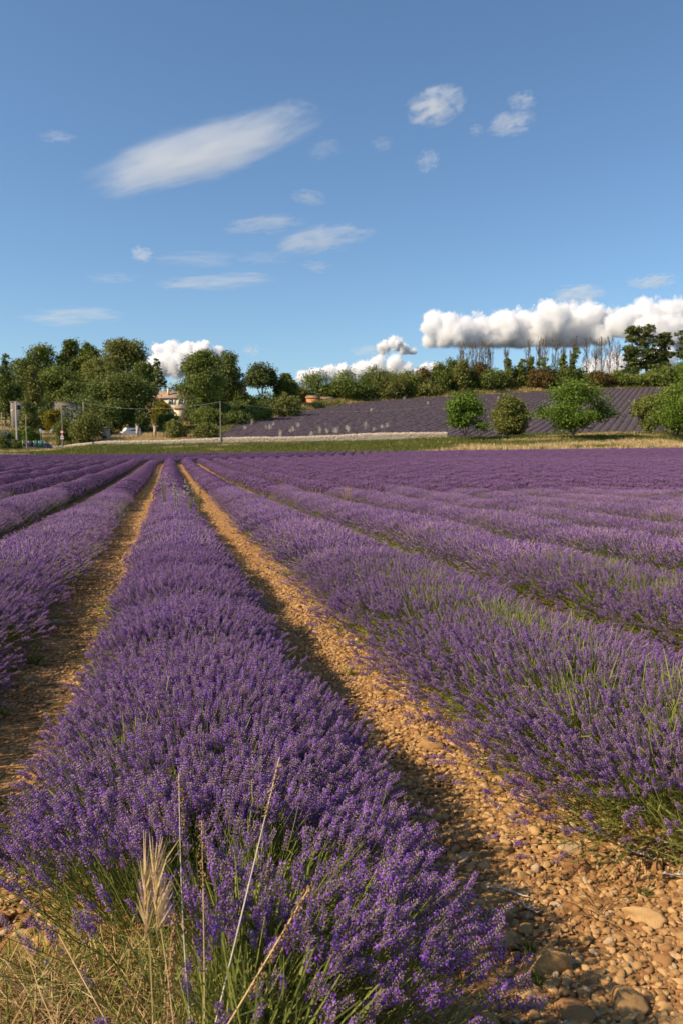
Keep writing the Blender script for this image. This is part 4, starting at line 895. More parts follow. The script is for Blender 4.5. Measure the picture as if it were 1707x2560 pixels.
M_WOODP = mat('weathered_pole', (.26, .21, .15), (.38, .31, .23), rough=.95, scale=3); M_CONCP = mat('concrete_pole', (.46, .41, .34), (.56, .51, .43), rough=.9, scale=2); M_STEEL = mat('galvanised_steel', (.38, .39, .40), (.48, .49, .50), rough=.45, metal=.6)
M_RED = mat('sign_red', (.55, .05, .04), rough=.4); M_BLACK = mat('sign_black', (.02, .02, .02), rough=.5); M_BLUE = mat('sign_blue', (.30, .38, .46), (.38, .45, .52), rough=.4); M_WIRE = mat('wire', (.30, .29, .27), rough=.5)
M_FENCE = mat('green_fence', (.03, .13, .11), (.05, .18, .15), rough=.6); M_DARKF = mat('dark_fence', (.03, .04, .05), (.05, .06, .07), rough=.7); M_TYRE = mat('tyre', (.02, .02, .02), rough=.9); M_CARP = mat('car_paint', (.045, .06, .085), rough=.25, spec=.6, coat=.6); M_LAMPG = mat('lamp_glass', (.6, .6, .6), rough=.15, spec=.6)
def part(name, m, parent, fn, smooth=False):
    s = Soup(); fn(s); return s.build(name, m, parent, smooth=smooth)
def gable(s, x0, x1, y0, y1, z0, rise, ov=.35, th=.16, along='x'):
    """two pitched slabs of a roof; ridge along x or y"""
    for sg in (-1, 1):
        if along == 'x':
            ym = (y0 + y1) / 2; ye = (y0 - ov) if sg < 0 else (y1 + ov); zl = z0 - rise * ov / ((y1 - y0) / 2)
            c = [(x0 - ov, ye, zl), (x1 + ov, ye, zl), (x1 + ov, ym, z0 + rise), (x0 - ov, ym, z0 + rise)]
        else:
            xm = (x0 + x1) / 2; xe = (x0 - ov) if sg < 0 else (x1 + ov); zl = z0 - rise * ov / ((x1 - x0) / 2)
            c = [(xe, y0 - ov, zl), (xe, y1 + ov, zl), (xm, y1 + ov, z0 + rise), (xm, y0 - ov, z0 + rise)]
        c = np.array(c); V = np.vstack([c, c + np.array([0, 0, th])]); s.add(V, [[0, 1, 2, 3], [4, 5, 6, 7], [0, 1, 5, 4], [1, 2, 6, 5], [2, 3, 7, 6], [3, 0, 4, 7]])
def gwall(s, x0, x1, y0, y1, z1, rise, along='x'):
    s.box((x0, y0, -1), (x1, y1, z1))
    if along == 'x':
        for x in (x0 + .02, x1 - .02): s.add([(x, y0, z1), (x, y1, z1), (x, (y0 + y1) / 2, z1 + rise)], [[0, 1, 2]])
    else:
        for y in (y0 + .02, y1 - .02): s.add([(x0, y, z1), (x1, y, z1), ((x0 + x1) / 2, y, z1 + rise)], [[0, 1, 2]])
def window(parent, x, y, z, w_, h_, shutters=True):
    f = part('window', M_WHITE, parent, lambda s: [s.box((x - w_ / 2 - .08, y - .05, z - .08), (x + w_ / 2 + .08, y - .003, z)), s.box((x - w_ / 2 - .08, y - .05, z + h_), (x + w_ / 2 + .08, y - .003, z + h_ + .08)), s.box((x - w_ / 2 - .08, y - .05, z), (x - w_ / 2, y - .003, z + h_)), s.box((x + w_ / 2, y - .05, z), (x + w_ / 2 + .08, y - .003, z + h_)), s.box((x - .03, y - .04, z), (x + .03, y - .003, z + h_))])
    part('pane', M_GLASS, f, lambda s: s.box((x - w_ / 2, y - .02, z), (x + w_ / 2, y - .002, z + h_)))
    if shutters:
        for sg in (-1, 1): part('shutter', M_SHUT, f, lambda s: s.box((x + sg * (w_ / 2 + .10) if sg > 0 else x - w_ - .10 - .0, y - .10, z - .05), (x + w_ + .10 if sg > 0 else x - w_ / 2 - .10, y - .055, z + h_ + .05)))
def site(px, Y): x = at(px, 1050, Y).x; return (x, Y, h1(x, Y))
# cream house
Yh = 246; hs = thing('farmhouse', 'cream farmhouse with tiled roof and green shutters behind the oak', 'house', site(418, Yh), R(-4)); zb = hs.location.z
e1 = at(418, 994, Yh).z - zb; e0 = at(418, 977, Yh).z - zb - e1
part('wall', M_CREAM, hs, lambda s: gwall(s, -3.0, 7.5, 0, 8, e1, e0))
rf = part('roof', M_TILE, hs, lambda s: gable(s, -3.0, 7.5, 0, 8, e1, e0)); part('chimney', M_CREAM, rf, lambda s: [s.box((-.15, 1.2, e1 + .3), (.45, 1.9, e1 + e0 + 1.0)), s.box((-.25, 1.1, e1 + e0 + 1.0), (.55, 2.0, e1 + e0 + 1.15))])
for x in (1.6, 4.6): window(hs, x, 0, e1 - 2.1, 1.0, 1.5)
window(hs, 4.6, 0, e1 - 5.2, 1.0, 1.5)
wg = part('wing_wall', M_OCHRE, hs, lambda s: gwall(s, -7.0, -1.0, -5, 3, e1 - 1.0, 1.5, 'y')); window(wg, -2.6, -5, e1 - 3.2, .7, 1.0, False)
part('wing_roof', M_TILE, hs, lambda s: gable(s, -7.0, -1.0, -5, 3, e1 - 1.0, 1.5, along='y'))
part('lean_to_wall', M_CREAM, hs, lambda s: s.box((3.2, -3.2, -1), (6.0, -.02, e1 - 3.3))); part('lean_to_roof', M_TILE, hs, lambda s: s.add([(3.0, -3.5, e1 - 3.5), (6.2, -3.5, e1 - 3.5), (6.2, 0, e1 - 2.6), (3.0, 0, e1 - 2.6), (3.0, -3.5, e1 - 3.38), (6.2, -3.5, e1 - 3.38), (6.2, 0, e1 - 2.48), (3.0, 0, e1 - 2.48)], [[0, 1, 2, 3], [4, 5, 6, 7], [0, 1, 5, 4], [1, 2, 6, 5], [2, 3, 7, 6], [3, 0, 4, 7]]))
# pink house
Yp = 280; ph = thing('pink_house', 'salmon pink house glimpsed through the open-crowned tree', 'house', site(560, Yp), R(-3)); zb = ph.location.z; e1 = at(560, 972, Yp).z - zb; e0 = at(560, 957, Yp).z - zb - e1
part('wall', M_PINK, ph, lambda s: gwall(s, -6.5, 6.5, 0, 8, e1, e0)); part('roof', M_TILE, ph, lambda s: gable(s, -6.5, 6.5, 0, 8, e1, e0))
for x in (-3.6, 0, 3.6): window(ph, x, 0, e1 - 2.4, 1.1, 1.4, False)
part('porch_wall', M_WHITE, ph, lambda s: s.box((-4.5, -2.4, -1), (-1.8, -.02, e1 - 3.6)))
# two huts at the hill field's corner
for nm, px, Y, wd_, m, top, eave, lab in (('orange_hut', 779, 312, 4.2, M_ORANGE, 988, 994, 'small orange hut with red roof at the top of the hill field'), ('cream_hut', 813, 316, 5.0, M_CREAM, 991, 996, 'low cream hut right of the orange one')):
    hh = thing(nm, lab, 'hut', site(px, Y), R(-14)); zb = hh.location.z; e1 = max(1.8, at(px, eave, Y).z - zb); e0 = max(.5, at(px, top, Y).z - zb - e1)
    part('wall', m, hh, lambda s: gwall(s, -wd_ / 2, wd_ / 2, 0, 4, e1, e0)); part('roof', M_TILE, hh, lambda s: gable(s, -wd_ / 2, wd_ / 2, 0, 4, e1, e0, .3)); part('door', M_WHITE if m is M_ORANGE else M_OCHRE, hh, lambda s: s.box((-.5, -.05, -.2), (.3, -.003, 1.7)))
# raw concrete buildings
for px, Y, lx, ly, top, lab in ((141, 236, 6.2, 4.0, 1004, 'flat-topped grey concrete building among the trees'), (32, 232, 4.2, 2.4, 1003, 'smaller grey concrete building behind the edge poplar')):
    cb_ = thing('concrete_building', lab, 'building', site(px, Y), R(32), 'grey concrete buildings'); zz = at(px, top, Y).z - cb_.location.z
    part('wall', M_CONC, cb_, lambda s: s.box((0, 0, -2), (lx, ly * 1.4, zz - .25))); part('roof_slab', M_CONC, cb_, lambda s: s.box((-.12, -.12, zz - .25), (lx + .12, ly * 1.4 + .12, zz)))
    part('opening', M_DARKF, cb_, lambda s: s.box((lx * .3, -.04, zz - 2.4), (lx * .55, -.003, zz - 1.1)))
# stone hut and pillar beside the dark feathery tree
sh = thing('stone_hut', 'small stone hut with sloping tile roof under the dark feathery tree', 'hut', site(262, 188), R(10)); zz = at(262, 1066, 188).z - sh.location.z
part('wall', M_WALL, sh, lambda s: s.box((-1.0, 0, -.5), (1.0, 2.4, zz - .5))); part('roof', M_TILE, sh, lambda s: s.add([(-1.3, -.3, zz - .6), (1.3, -.3, zz - .1), (1.3, 2.7, zz - .1), (-1.3, 2.7, zz - .6), (-1.3, -.3, zz - .45), (1.3, -.3, zz + .05), (1.3, 2.7, zz + .05), (-1.3, 2.7, zz - .45)], [[0, 1, 2, 3], [4, 5, 6, 7], [0, 1, 5, 4], [1, 2, 6, 5], [2, 3, 7, 6], [3, 0, 4, 7]])); part('door', M_DARKF, sh, lambda s: s.box((-.4, -.04, -.2), (.4, -.003, 1.4)))
for px, lab in ((344, 'stone gate pillar in front of the white van'), (388, 'stone gate pillar below the golden shrub')):
    pl = thing('gate_pillar', lab, 'pillar', site(px, 193), 0, 'gate pillars'); zz = at(px, 1060, 193).z - pl.location.z
    part('shaft', M_WALL, pl, lambda s: s.box((-.3, -.3, -.3), (.3, .3, zz - .18))); part('cap', M_TILE, pl, lambda s: s.box((-.45, -.45, zz - .18), (.45, .45, zz)))
# vehicles
def wheel(parent, x, y, rad, wd=.2):
    th = np.linspace(0, 2 * math.pi, 17)[:-1]
    def ring(s, r0, r1, y0, y1):
        A = np.stack([x + r0 * np.cos(th), np.full(16, y0), rad + r0 * np.sin(th)], 1); B = np.stack([x + r1 * np.cos(th), np.full(16, y1), rad + r1 * np.sin(th)], 1); i = np.arange(16); k = (i + 1) % 16
        s.add(np.vstack([A, B]), np.stack([i, k, k + 16, i + 16], 1))
    w_ = part('wheel', M_TYRE, parent, lambda s: [ring(s, rad, rad, y - wd / 2, y + wd / 2), ring(s, rad * .6, rad, y - wd / 2, y - wd / 2), ring(s, rad, rad * .6, y + wd / 2, y + wd / 2)])
    part('rim', M_STEEL, w_, lambda s: [ring(s, .001, rad * .62, y - wd / 2 + .02, y - wd / 2 + .02), ring(s, .001, rad * .62, y + wd / 2 - .02, y + wd / 2 - .02)])
def vehicle(name, px, Y, rz, lab, cat, lower, upper, hw, paint, wx_, rad):
    v = thing(name, lab, cat, site(px, Y), rz, 'vehicles by the road'); v.location.z += .05
    def loft(s, prof, w0, w1=None):
        p = np.array(prof, float); n = len(p); zmin, zmax = p[:, 1].min(), p[:, 1].max(); wv = np.interp(p[:, 1], [zmin, zmax], [w0, w1 or w0]); A = np.stack([p[:, 0], -wv, p[:, 1]], 1); B = np.stack([p[:, 0], wv, p[:, 1]], 1); i = np.arange(n); k = (i + 1) % n
        s.add(np.vstack([A, B]), np.stack([i, k, k + n, i + n], 1))
        for sd, c in ((A, A.mean(0)), (B, B.mean(0))): s.add(np.vstack([sd, c]), [[q, (q + 1) % n, n] for q in range(n)])
    part('body', paint, v, lambda s: loft(s, lower, hw, hw * .97)); part('roof', paint, v, lambda s: loft(s, upper, hw * .93, hw * .78))
    u = np.array(upper); zt, zb_ = u[:, 1].max(), u[:, 1].min(); fr = u[np.argsort(u[:, 0])]
    xs0, xs1 = fr[0, 0], fr[-1, 0]; tf, tr = u[u[:, 1] > zt - .02][:, 0].max(), u[u[:, 1] > zt - .02][:, 0].min()
    f1 = .15; lerp = lambda a, b, q: a + (b - a) * q
    part('windscreen', M_GLASS, v, lambda s: s.add([(lerp(xs1, tf, f1) + .02, -hw * .82, lerp(zb_, zt, f1)), (lerp(xs1, tf, f1) + .02, hw * .82, lerp(zb_, zt, f1)), (lerp(xs1, tf, .88) + .02, hw * .72, lerp(zb_, zt, .88)), (lerp(xs1, tf, .88) + .02, -hw * .72, lerp(zb_, zt, .88))], [[0, 1, 2, 3]]))
    for sg in (-1, 1):
        y0_, y1_ = sg * (hw * .93 - hw * .15 * f1 + .012), sg * (hw * .93 - hw * .15 * .85 + .012)
        part('side_window', M_GLASS, v, lambda s: s.add([(lerp(xs0, tr, f1) + .2, y0_, lerp(zb_, zt, f1)), (lerp(xs1, tf, f1) - .2, y0_, lerp(zb_, zt, f1)), (tf - .08, y1_, lerp(zb_, zt, .85)), (tr + .08, y1_, lerp(zb_, zt, .85))], [[0, 1, 2, 3]]))
        xf = max(p[0] for p in lower); part('headlight', M_LAMPG, v, lambda s: s.box((xf - .12, min(sg * hw * .55, sg * hw * .9), .58), (xf + .015, max(sg * hw * .55, sg * hw * .9), .75)))
        for x in wx_: wheel(v, x, sg * (hw - .08), rad)
    return v
vehicle('parked_car', 113, 177, R(-50), 'dark blue car turning at the road junction by the green fence', 'car', [(-2, .3), (2.0, .3), (2.05, .6), (1.95, .82), (1.0, .98), (-1.95, 1.0), (-2.05, .7)], [(-1.9, .99), (1.05, .97), (.35, 1.52), (-1.2, 1.55), (-1.75, 1.25)], .88, M_CARP, (-1.25, 1.3), .32)
vehicle('white_van', 325, 200, R(-140), 'white van half hidden under the dark feathery tree', 'van', [(-2.5, .35), (2.4, .35), (2.5, .7), (2.3, 1.15), (1.6, 1.3), (-2.5, 1.3)], [(-2.5, 1.29), (1.7, 1.28), (1.1, 2.15), (-2.3, 2.2), (-2.48, 2.0)], .98, M_WHITE, (-1.6, 1.6), .36)
# poles, lamp, wires
def pole(name, px, Y, top, rad, m, lab, arms=0):
    p = thing(name, lab, 'pole', site(px, Y), 0, 'poles along the road'); zz = at(px, top, Y).z - p.location.z
    part('shaft', m, p, lambda s: s.tube([(0, 0, -.3), (0, 0, zz)], [rad, rad * .75], 10), True)
    for a in range(arms):
        z = zz - .25 - a * .9
        part('insulator', M_STEEL, p, lambda s: [s.box((-.03, -rad - .35, z), (.03, rad, z + .06)), s.tube([(0, -rad - .32, z + .06), (0, -rad - .32, z + .2)], .04, 6)])
    return Vector((p.location.x, p.location.y, p.location.z + zz - .12))
T_main = pole('wooden_pole', 552, 170.7, 1003, .12, M_WOODP, 'wooden utility pole standing behind the stone wall', 2)
T_conc = pole('concrete_pole', 42, 170, 1003, .21, M_CONCP, 'tall concrete utility pole by the hedge', 1)
pole('wooden_pole', 66, 161.2, 1036, .13, M_WOODP, 'wooden pole at the field edge in front of the green fence')
T_sign = pole('wooden_pole', 156, 168, 1032, .12, M_WOODP, 'wooden pole behind the traffic signs')
T_far = pole('wooden_pole', 210, 205, 1005, .14, M_CONCP, 'pale pole rising out of the silvery olive')
pole('wooden_pole', 6, 192, 1030, .12, M_WOODP, 'wooden pole nearest the picture edge')
T_hid = pole('wooden_pole', 1166, 183, 1002, .12, M_WOODP, 'wooden pole hidden behind the tree at the wall end')
lp = thing('street_lamp', 'street lamp with small white head beside the concrete pole', 'street lamp', site(33, 188)); zz = at(33, 1026, 188).z - lp.location.z
part('post', M_STEEL, lp, lambda s: s.tube([(0, 0, -.2), (0, 0, zz - .1)], [.09, .06], 8), True); part('lamp_head', M_WHITE, lp, lambda s: [s.box((-.35, -.16, zz - .1), (.35, .16, zz + .05)), s.box((-.25, -.11, zz + .05), (.25, .11, zz + .12))])
def wire(a, b_, sag, lab):
    u = np.linspace(0, 1, 24); P = np.array(a)[None] * (1 - u)[:, None] + np.array(b_)[None] * u[:, None]; P[:, 2] -= sag * 4 * u * (1 - u); s = Soup(); s.tube(P - P[0], .022, 5); tag(s.build('overhead_wire', M_WIRE, None, Vector(P[0]), True), lab, 'wire', 'overhead wires')
wire(T_far, T_main, 1.6, 'wire from the pale pole to the wooden pole by the wall'); wire(T_main, T_hid, 2.2, 'wire from the wooden pole across the hill field'); wire(T_conc, T_far, 1.0, 'wire between concrete pole and pale pole')
# signs
def disc(s, y, z, rad, n=20, x=0):
    th = np.linspace(0, 2 * math.pi, n + 1)[:-1]; A = np.stack([x + rad * np.cos(th), np.full(n, y), z + rad * np.sin(th)], 1); s.add(np.vstack([A, [[x, y, z]]]), [[i, (i + 1) % n, n] for i in range(n)])
def plate(s, pts, y0, y1):
    p = np.array(pts, float); n = len(p); A = np.stack([p[:, 0], np.full(n, y0), p[:, 1]], 1); B = A + np.array([0, y1 - y0, 0]); s.add(np.vstack([A, B]), [[i, (i + 1) % n, (i + 1) % n + n, i + n] for i in range(n)])
    for q in (A, B): s.add(np.vstack([q, q.mean(0)]), [[i, (i + 1) % n, n] for i in range(n)])
sg_ = thing('traffic_sign', 'traffic signs on one post, red disc over white triangle', 'traffic sign', site(155, 164.5)); zz = at(155, 1074, 164.5).z - sg_.location.z
circ = lambda r_, z: [(r_ * math.cos(a), z + r_ * math.sin(a)) for a in np.linspace(0, 2 * math.pi, 25)[:-1]]; tri = lambda r_, z: [(r_ * math.cos(a), z + r_ * math.sin(a)) for a in (R(90), R(210), R(330))]
part('post', M_STEEL, sg_, lambda s: s.tube([(0, .06, -.2), (0, .06, zz)], .035, 8), True)
d1 = part('round_sign', M_RED, sg_, lambda s: plate(s, circ(.36, zz - .5), -.02, .02)); part('disc_face', M_WHITE, d1, lambda s: plate(s, circ(.24, zz - .5), -.028, -.021))
d2 = part('triangular_sign', M_RED, sg_, lambda s: plate(s, tri(.55, zz - 1.35), -.02, .02)); part('triangle_face', M_WHITE, d2, lambda s: plate(s, tri(.40, zz - 1.35), -.028, -.021)); part('pictogram', M_BLACK, d2, lambda s: plate(s, [(-.05, zz - 1.5), (.05, zz - 1.5), (.04, zz - 1.2), (-.04, zz - 1.2)], -.034, -.03))
part('lower_plate', M_WHITE, sg_, lambda s: plate(s, [(-.32, zz - 1.95), (.32, zz - 1.95), (.32, zz - 1.7), (-.32, zz - 1.7)], -.02, .02))
for px, Y, tp, lab in ((101, 170, 1072, 'pale blue road sign left of the car'), (107, 171, 1076, 'second pale blue road sign, touching the car'), (129, 181, 1072, 'small pale sign beyond the car')):
    q = thing('road_sign', lab, 'road sign', site(px, Y), 0, 'small road signs'); zz = at(px, tp, Y).z - q.location.z; part('post', M_STEEL, q, lambda s: s.tube([(0, .05, -.2), (0, .05, zz)], .03, 6)); part('panel', M_BLUE, q, lambda s: plate(s, [(-.24, zz - .55), (.24, zz - .55), (.24, zz), (-.24, zz)], -.02, .02))
bo = thing('bollard', 'red and white striped bollard at the junction', 'bollard', site(145, 176)); 
for i in range(4): part('band', M_RED if i % 2 else M_WHITE, bo, lambda s: s.tube([(0, 0, i * .28 - (.2 if i == 0 else 0)), (0, 0, i * .28 + .28)], .09, 10), True)
kb = thing('white_barrier', 'low white barrier beside the traffic sign', 'barrier', site(146, 174)); part('rail', M_WHITE, kb, lambda s: s.box((-.75, -.06, .15), (.75, .06, .45)))
for x in (-.6, .6): part('foot', M_WHITE, kb, lambda s: s.box((x - .06, -.05, -.2), (x + .06, .05, .15)))
# fence on a low wall, hedges in front of the garden
gx0, gx1 = at(48, 1100, 166.5).x, at(97, 1100, 166.5).x; gw = thing('garden_wall', 'low grey garden wall carrying the green fence', 'wall', (gx0, 168.5, h1(gx0, 168.5)), R(14)); LW = (gx1 - gx0) / math.cos(R(14))
part('base', M_CONC, gw, lambda s: s.box((0, 0, -.5), (LW, .25, .95))); part('coping', M_CONC, gw, lambda s: s.box((-.05, -.05, .95), (LW + .05, .3, 1.03)))
fc = thing('green_fence', 'dark green fence panels on top of the garden wall', 'fence', (gx0, 168.6, h1(gx0, 168.5) + 1.03), R(14))
for i in range(4): part('panel', M_FENCE if i > 1 else M_DARKF, fc, lambda s: s.box((LW * i / 4 + .04, .03, 0), (LW * (i + 1) / 4 - .04, .07, 1.25)))
for i in range(5): part('post', M_STEEL, fc, lambda s: s.box((LW * i / 4 - .03, .0, 0), (LW * i / 4 + .03, .1, 1.3)))
HG = 'clipped hedges by the garden'
for i, (px, Y, top, wp, lf, lab) in enumerate([(8, 164.5, 1092, 44, 'olive', 'rounded hedge at the picture edge by the road'), (38, 164.8, 1098, 30, 'dark', 'low dark clipped bush by the garden wall'), (72, 173, 1067, 26, 'bright', 'upright clipped bush behind the green fence'), (88, 174, 1077, 34, 'green', 'clipped hedge above the green fence'), (45, 176, 1074, 50, 'green', 'hedge behind the concrete pole'), (15, 174, 1078, 40, 'silver', 'greyish hedge next to the edge pole')]):
    tree('bush', px, top, wp, Y, lab, lf, 170 + i, group=HG)
# undergrowth that closes the wood
for i, (px, top, wp, Y, lf, lab) in enumerate([(60, 1000, 90, 255, 'dark', 'undergrowth behind the small concrete building'), (120, 985, 110, 262, 'green', 'thicket over the larger concrete building'), (215, 985, 110, 255, 'dark', 'thicket behind the pale pole'), (340, 990, 110, 252, 'dark', 'thicket between feathery tree and farmhouse'), (455, 960, 110, 285, 'dark', 'dark trees behind the farmhouse roof'), (520, 1020, 80, 225, 'green', 'leafy shrub under the oak'), (350, 1030, 60, 206, 'dark', 'dark bush right of the white van'), (590, 1030, 80, 232, 'dark', 'dark bush at the corner of the hill field by the pole'), (640, 1015, 90, 246, 'green', 'green thicket sloping along the hill field edge'), (695, 1000, 80, 272, 'dark', 'dark thicket above the sloping field edge'), (255, 1050, 70, 198, 'dark', 'dark bush behind the stone hut')]):
    tree('bush', px, top, wp, Y, lab, lf, 190 + i, group='thickets around the wood and houses', name='thicket')

# ------------------------------------------------------------------ clouds
def vol_mat(name, dens, wisp, k=0.75, soft=0.5, nscale=(2.2, 2.2, 6.0), col=(1, 1, 1)):
    m = bpy.data.materials.new(name); m.use_nodes = True; t = m.node_tree; L = t.links
    for n in list(t.nodes):
        if n.type == 'BSDF_PRINCIPLED': t.nodes.remove(n)
    out = t.nodes['Material Output']; v = N(t, 'ShaderNodeVolumeScatter'); v.inputs['Color'].default_value = (*col, 1); v.inputs['Anisotropy'].default_value = 0.15; v.inputs['Density'].default_value = dens
    L.new(v.outputs[0], out.inputs['Volume'])
    if wisp:
        tc = N(t, 'ShaderNodeTexCoord'); oi = N(t, 'ShaderNodeObjectInfo')
        dp = N(t, 'ShaderNodeVectorMath', operation='DOT_PRODUCT'); L.new(tc.outputs['Object'], dp.inputs[0]); L.new(tc.outputs['Object'], dp.inputs[1])
        mp = N(t, 'ShaderNodeVectorMath', operation='MULTIPLY_ADD'); mp.inputs[1].default_value = nscale; L.new(tc.outputs['Object'], mp.inputs[0])
        of = N(t, 'ShaderNodeVectorMath', operation='SCALE'); of.inputs['Scale'].default_value = 37.0; cb = N(t, 'ShaderNodeCombineXYZ'); 
        for q in range(3): L.new(oi.outputs['Random'], cb.inputs[q])
        L.new(cb.outputs[0], of.inputs[0]); L.new(of.outputs[0], mp.inputs[2])
        nz = N(t, 'ShaderNodeTexNoise'); nz.inputs['Scale'].default_value = 1.0; nz.inputs['Detail'].default_value = 5; nz.inputs['Roughness'].default_value = .6; nz.inputs['Distortion'].default_value = .6; L.new(mp.outputs[0], nz.inputs['Vector'])
        a = N(t, 'ShaderNodeMath', operation='SUBTRACT'); a.inputs[0].default_value = 1.0; L.new(dp.outputs['Value'], a.inputs[1])      # 1 - r2
        b = N(t, 'ShaderNodeMath', operation='SUBTRACT'); L.new(nz.outputs['Fac'], b.inputs[0]); b.inputs[1].default_value = 0.5
        c = N(t, 'ShaderNodeMath', operation='MULTIPLY_ADD'); c.inputs[1].default_value = k * 2; L.new(b.outputs[0], c.inputs[0]); L.new(a.outputs[0], c.inputs[2])
        mr = N(t, 'ShaderNodeMapRange', interpolation_type='SMOOTHSTEP'); mr.inputs[1].default_value = 0.25; mr.inputs[2].default_value = 0.25 + soft; mr.inputs[4].default_value = dens; L.new(c.outputs[0], mr.inputs[0])
        # fade fully before the rim of the domain
        mr2 = N(t, 'ShaderNodeMapRange'); mr2.inputs[1].default_value = 0.0; mr2.inputs[2].default_value = 0.35; L.new(a.outputs[0], mr2.inputs[0])
        mm = N(t, 'ShaderNodeMath', operation='MULTIPLY'); L.new(mr.outputs[0], mm.inputs[0]); L.new(mr2.outputs[0], mm.inputs[1]); L.new(mm.outputs[0], v.inputs['Density'])
    return m
bm = bmesh.new(); bmesh.ops.create_icosphere(bm, subdivisions=3, radius=1.0); BALL = bpy.data.meshes.new('cloud'); bm.to_mesh(BALL); bm.free()
def wisp(px, py, wpx, hpx, tau, lab, tilt=0.0, D=4000.0, k=2.4, soft=.9, ns=(2.2, 1.4, 3.0), depth=None):
    p = at(px, py, D); big_ = wpx > 600; a = wpx / FPX * D / 2 * (1.35 if big_ else 1.2); c = hpx / FPX * D / 2 * (1.7 if big_ else 1.4); tau = tau if big_ else tau * .6; b_ = depth or min(a, c * 2.5)
    me = BALL.copy(); me.name = 'cloud'; me.materials.append(vol_mat('cloud_wisp', tau / (2 * b_), True, k, soft, ns))
    o = link('cloud', me, None, p); o.scale = (a, b_, c); o.rotation_euler = (0, -R(tilt), 0); return tag(o, lab, 'cloud', 'clouds in the sky')
wisp(498, 384, 575, 84, 3.0, 'large slanted lens-shaped white cloud, biggest one high in the sky', 17, k=1.5, soft=.55, ns=(2.4, 1.4, 7.0))
wisp(1088, 265, 140, 62, 3.0, 'bright puff highest in the sky, right of the lens cloud', 12, k=2.8)
wisp(1303, 252, 70, 34, 1.6, 'small white puff right of the highest one', 0, k=2.2)
wisp(1276, 309, 110, 40, 2.0, 'flat white puff just below the small ones', 6, k=2.8)
wisp(1068, 402, 60, 44, .9, 'faint veil hanging under the highest puff', 25, k=2.8)
wisp(1190, 325, 40, 22, .8, 'tiny faint shred left of the flat white puff', 0, k=2.2)
wisp(955, 360, 60, 26, .5, 'barely visible shred right of the lens cloud', 0, k=2.2)
wisp(735, 272, 110, 30, .6, 'thin shred touching the upper edge of the lens cloud', 5, k=2.2)
wisp(812, 372, 90, 36, .5, 'thin shred behind the tail of the lens cloud', 10, k=2.2)
wisp(145, 342, 90, 20, .8, 'thin streak left of the lens cloud', 0, k=2.8)
wisp(772, 494, 90, 26, 1.1, 'small grey cloud scrap below the lens cloud', -6, k=2.8)
wisp(660, 562, 200, 34, 1.6, 'long thin cloud streak above the two-part one', 6, k=2.2)
wisp(808, 600, 230, 50, 2.2, 'slanted cloud streak with bright right half', 9, k=2.2)
wisp(356, 636, 56, 34, 1.8, 'small round puff alone on the left', 0, k=2.2)
wisp(500, 648, 230, 30, .6, 'faint string of cloud right of the round puff', 0, k=2.8)
wisp(665, 645, 130, 26, .45, 'faint cloud smear under the slanted streak', 0, k=2.8)
wisp(790, 667, 80, 24, .9, 'small greyish smear right of the flat streak', 0, k=2.8)
wisp(545, 705, 300, 34, 1.4, 'flat cloud streak in the middle of the sky', 3, k=2.2)
wisp(280, 695, 140, 22, .4, 'very faint streak above the left horizon', 0, k=2.8)
wisp(185, 790, 260, 38, 1.2, 'grey flat cloud streak low above the wood', 2, k=2.2)
wisp(1445, 736, 130, 40, 2.4, 'grey flat cloud on top of the big cumulus bank', 0, k=2.2)
wisp(1400, 781, 80, 24, 2.6, 'small dark cloud in front of the cumulus bank', 4, k=2.2)
wisp(1345, 786, 40, 14, 1.5, 'tiny dark scrap in front of the cumulus bank', 0, k=2.2)
wisp(1637, 703, 100, 30, 1.8, 'grey cloud scrap over the end of the cumulus bank', 4, k=2.8)
wisp(1585, 706, 40, 20, 1.0, 'tiny grey scrap beside the upper grey one', 0, k=2.8)
wisp(630, 875, 46, 28, 1.0, 'small grey scrap right of the cumulus behind the oak', 0, k=2.8)
wisp(925, 878, 100, 24, 1.6, 'grey flat base left of the small cumulus', 0, k=2.2)
def ico(sub):
    bm = bmesh.new(); bmesh.ops.create_icosphere(bm, subdivisions=sub, radius=1.0); V = np.array([v.co[:] for v in bm.verts]); F = np.array([[v.index for v in f.verts] for f in bm.faces]); bm.free(); return V, F
ICO = ico(3)
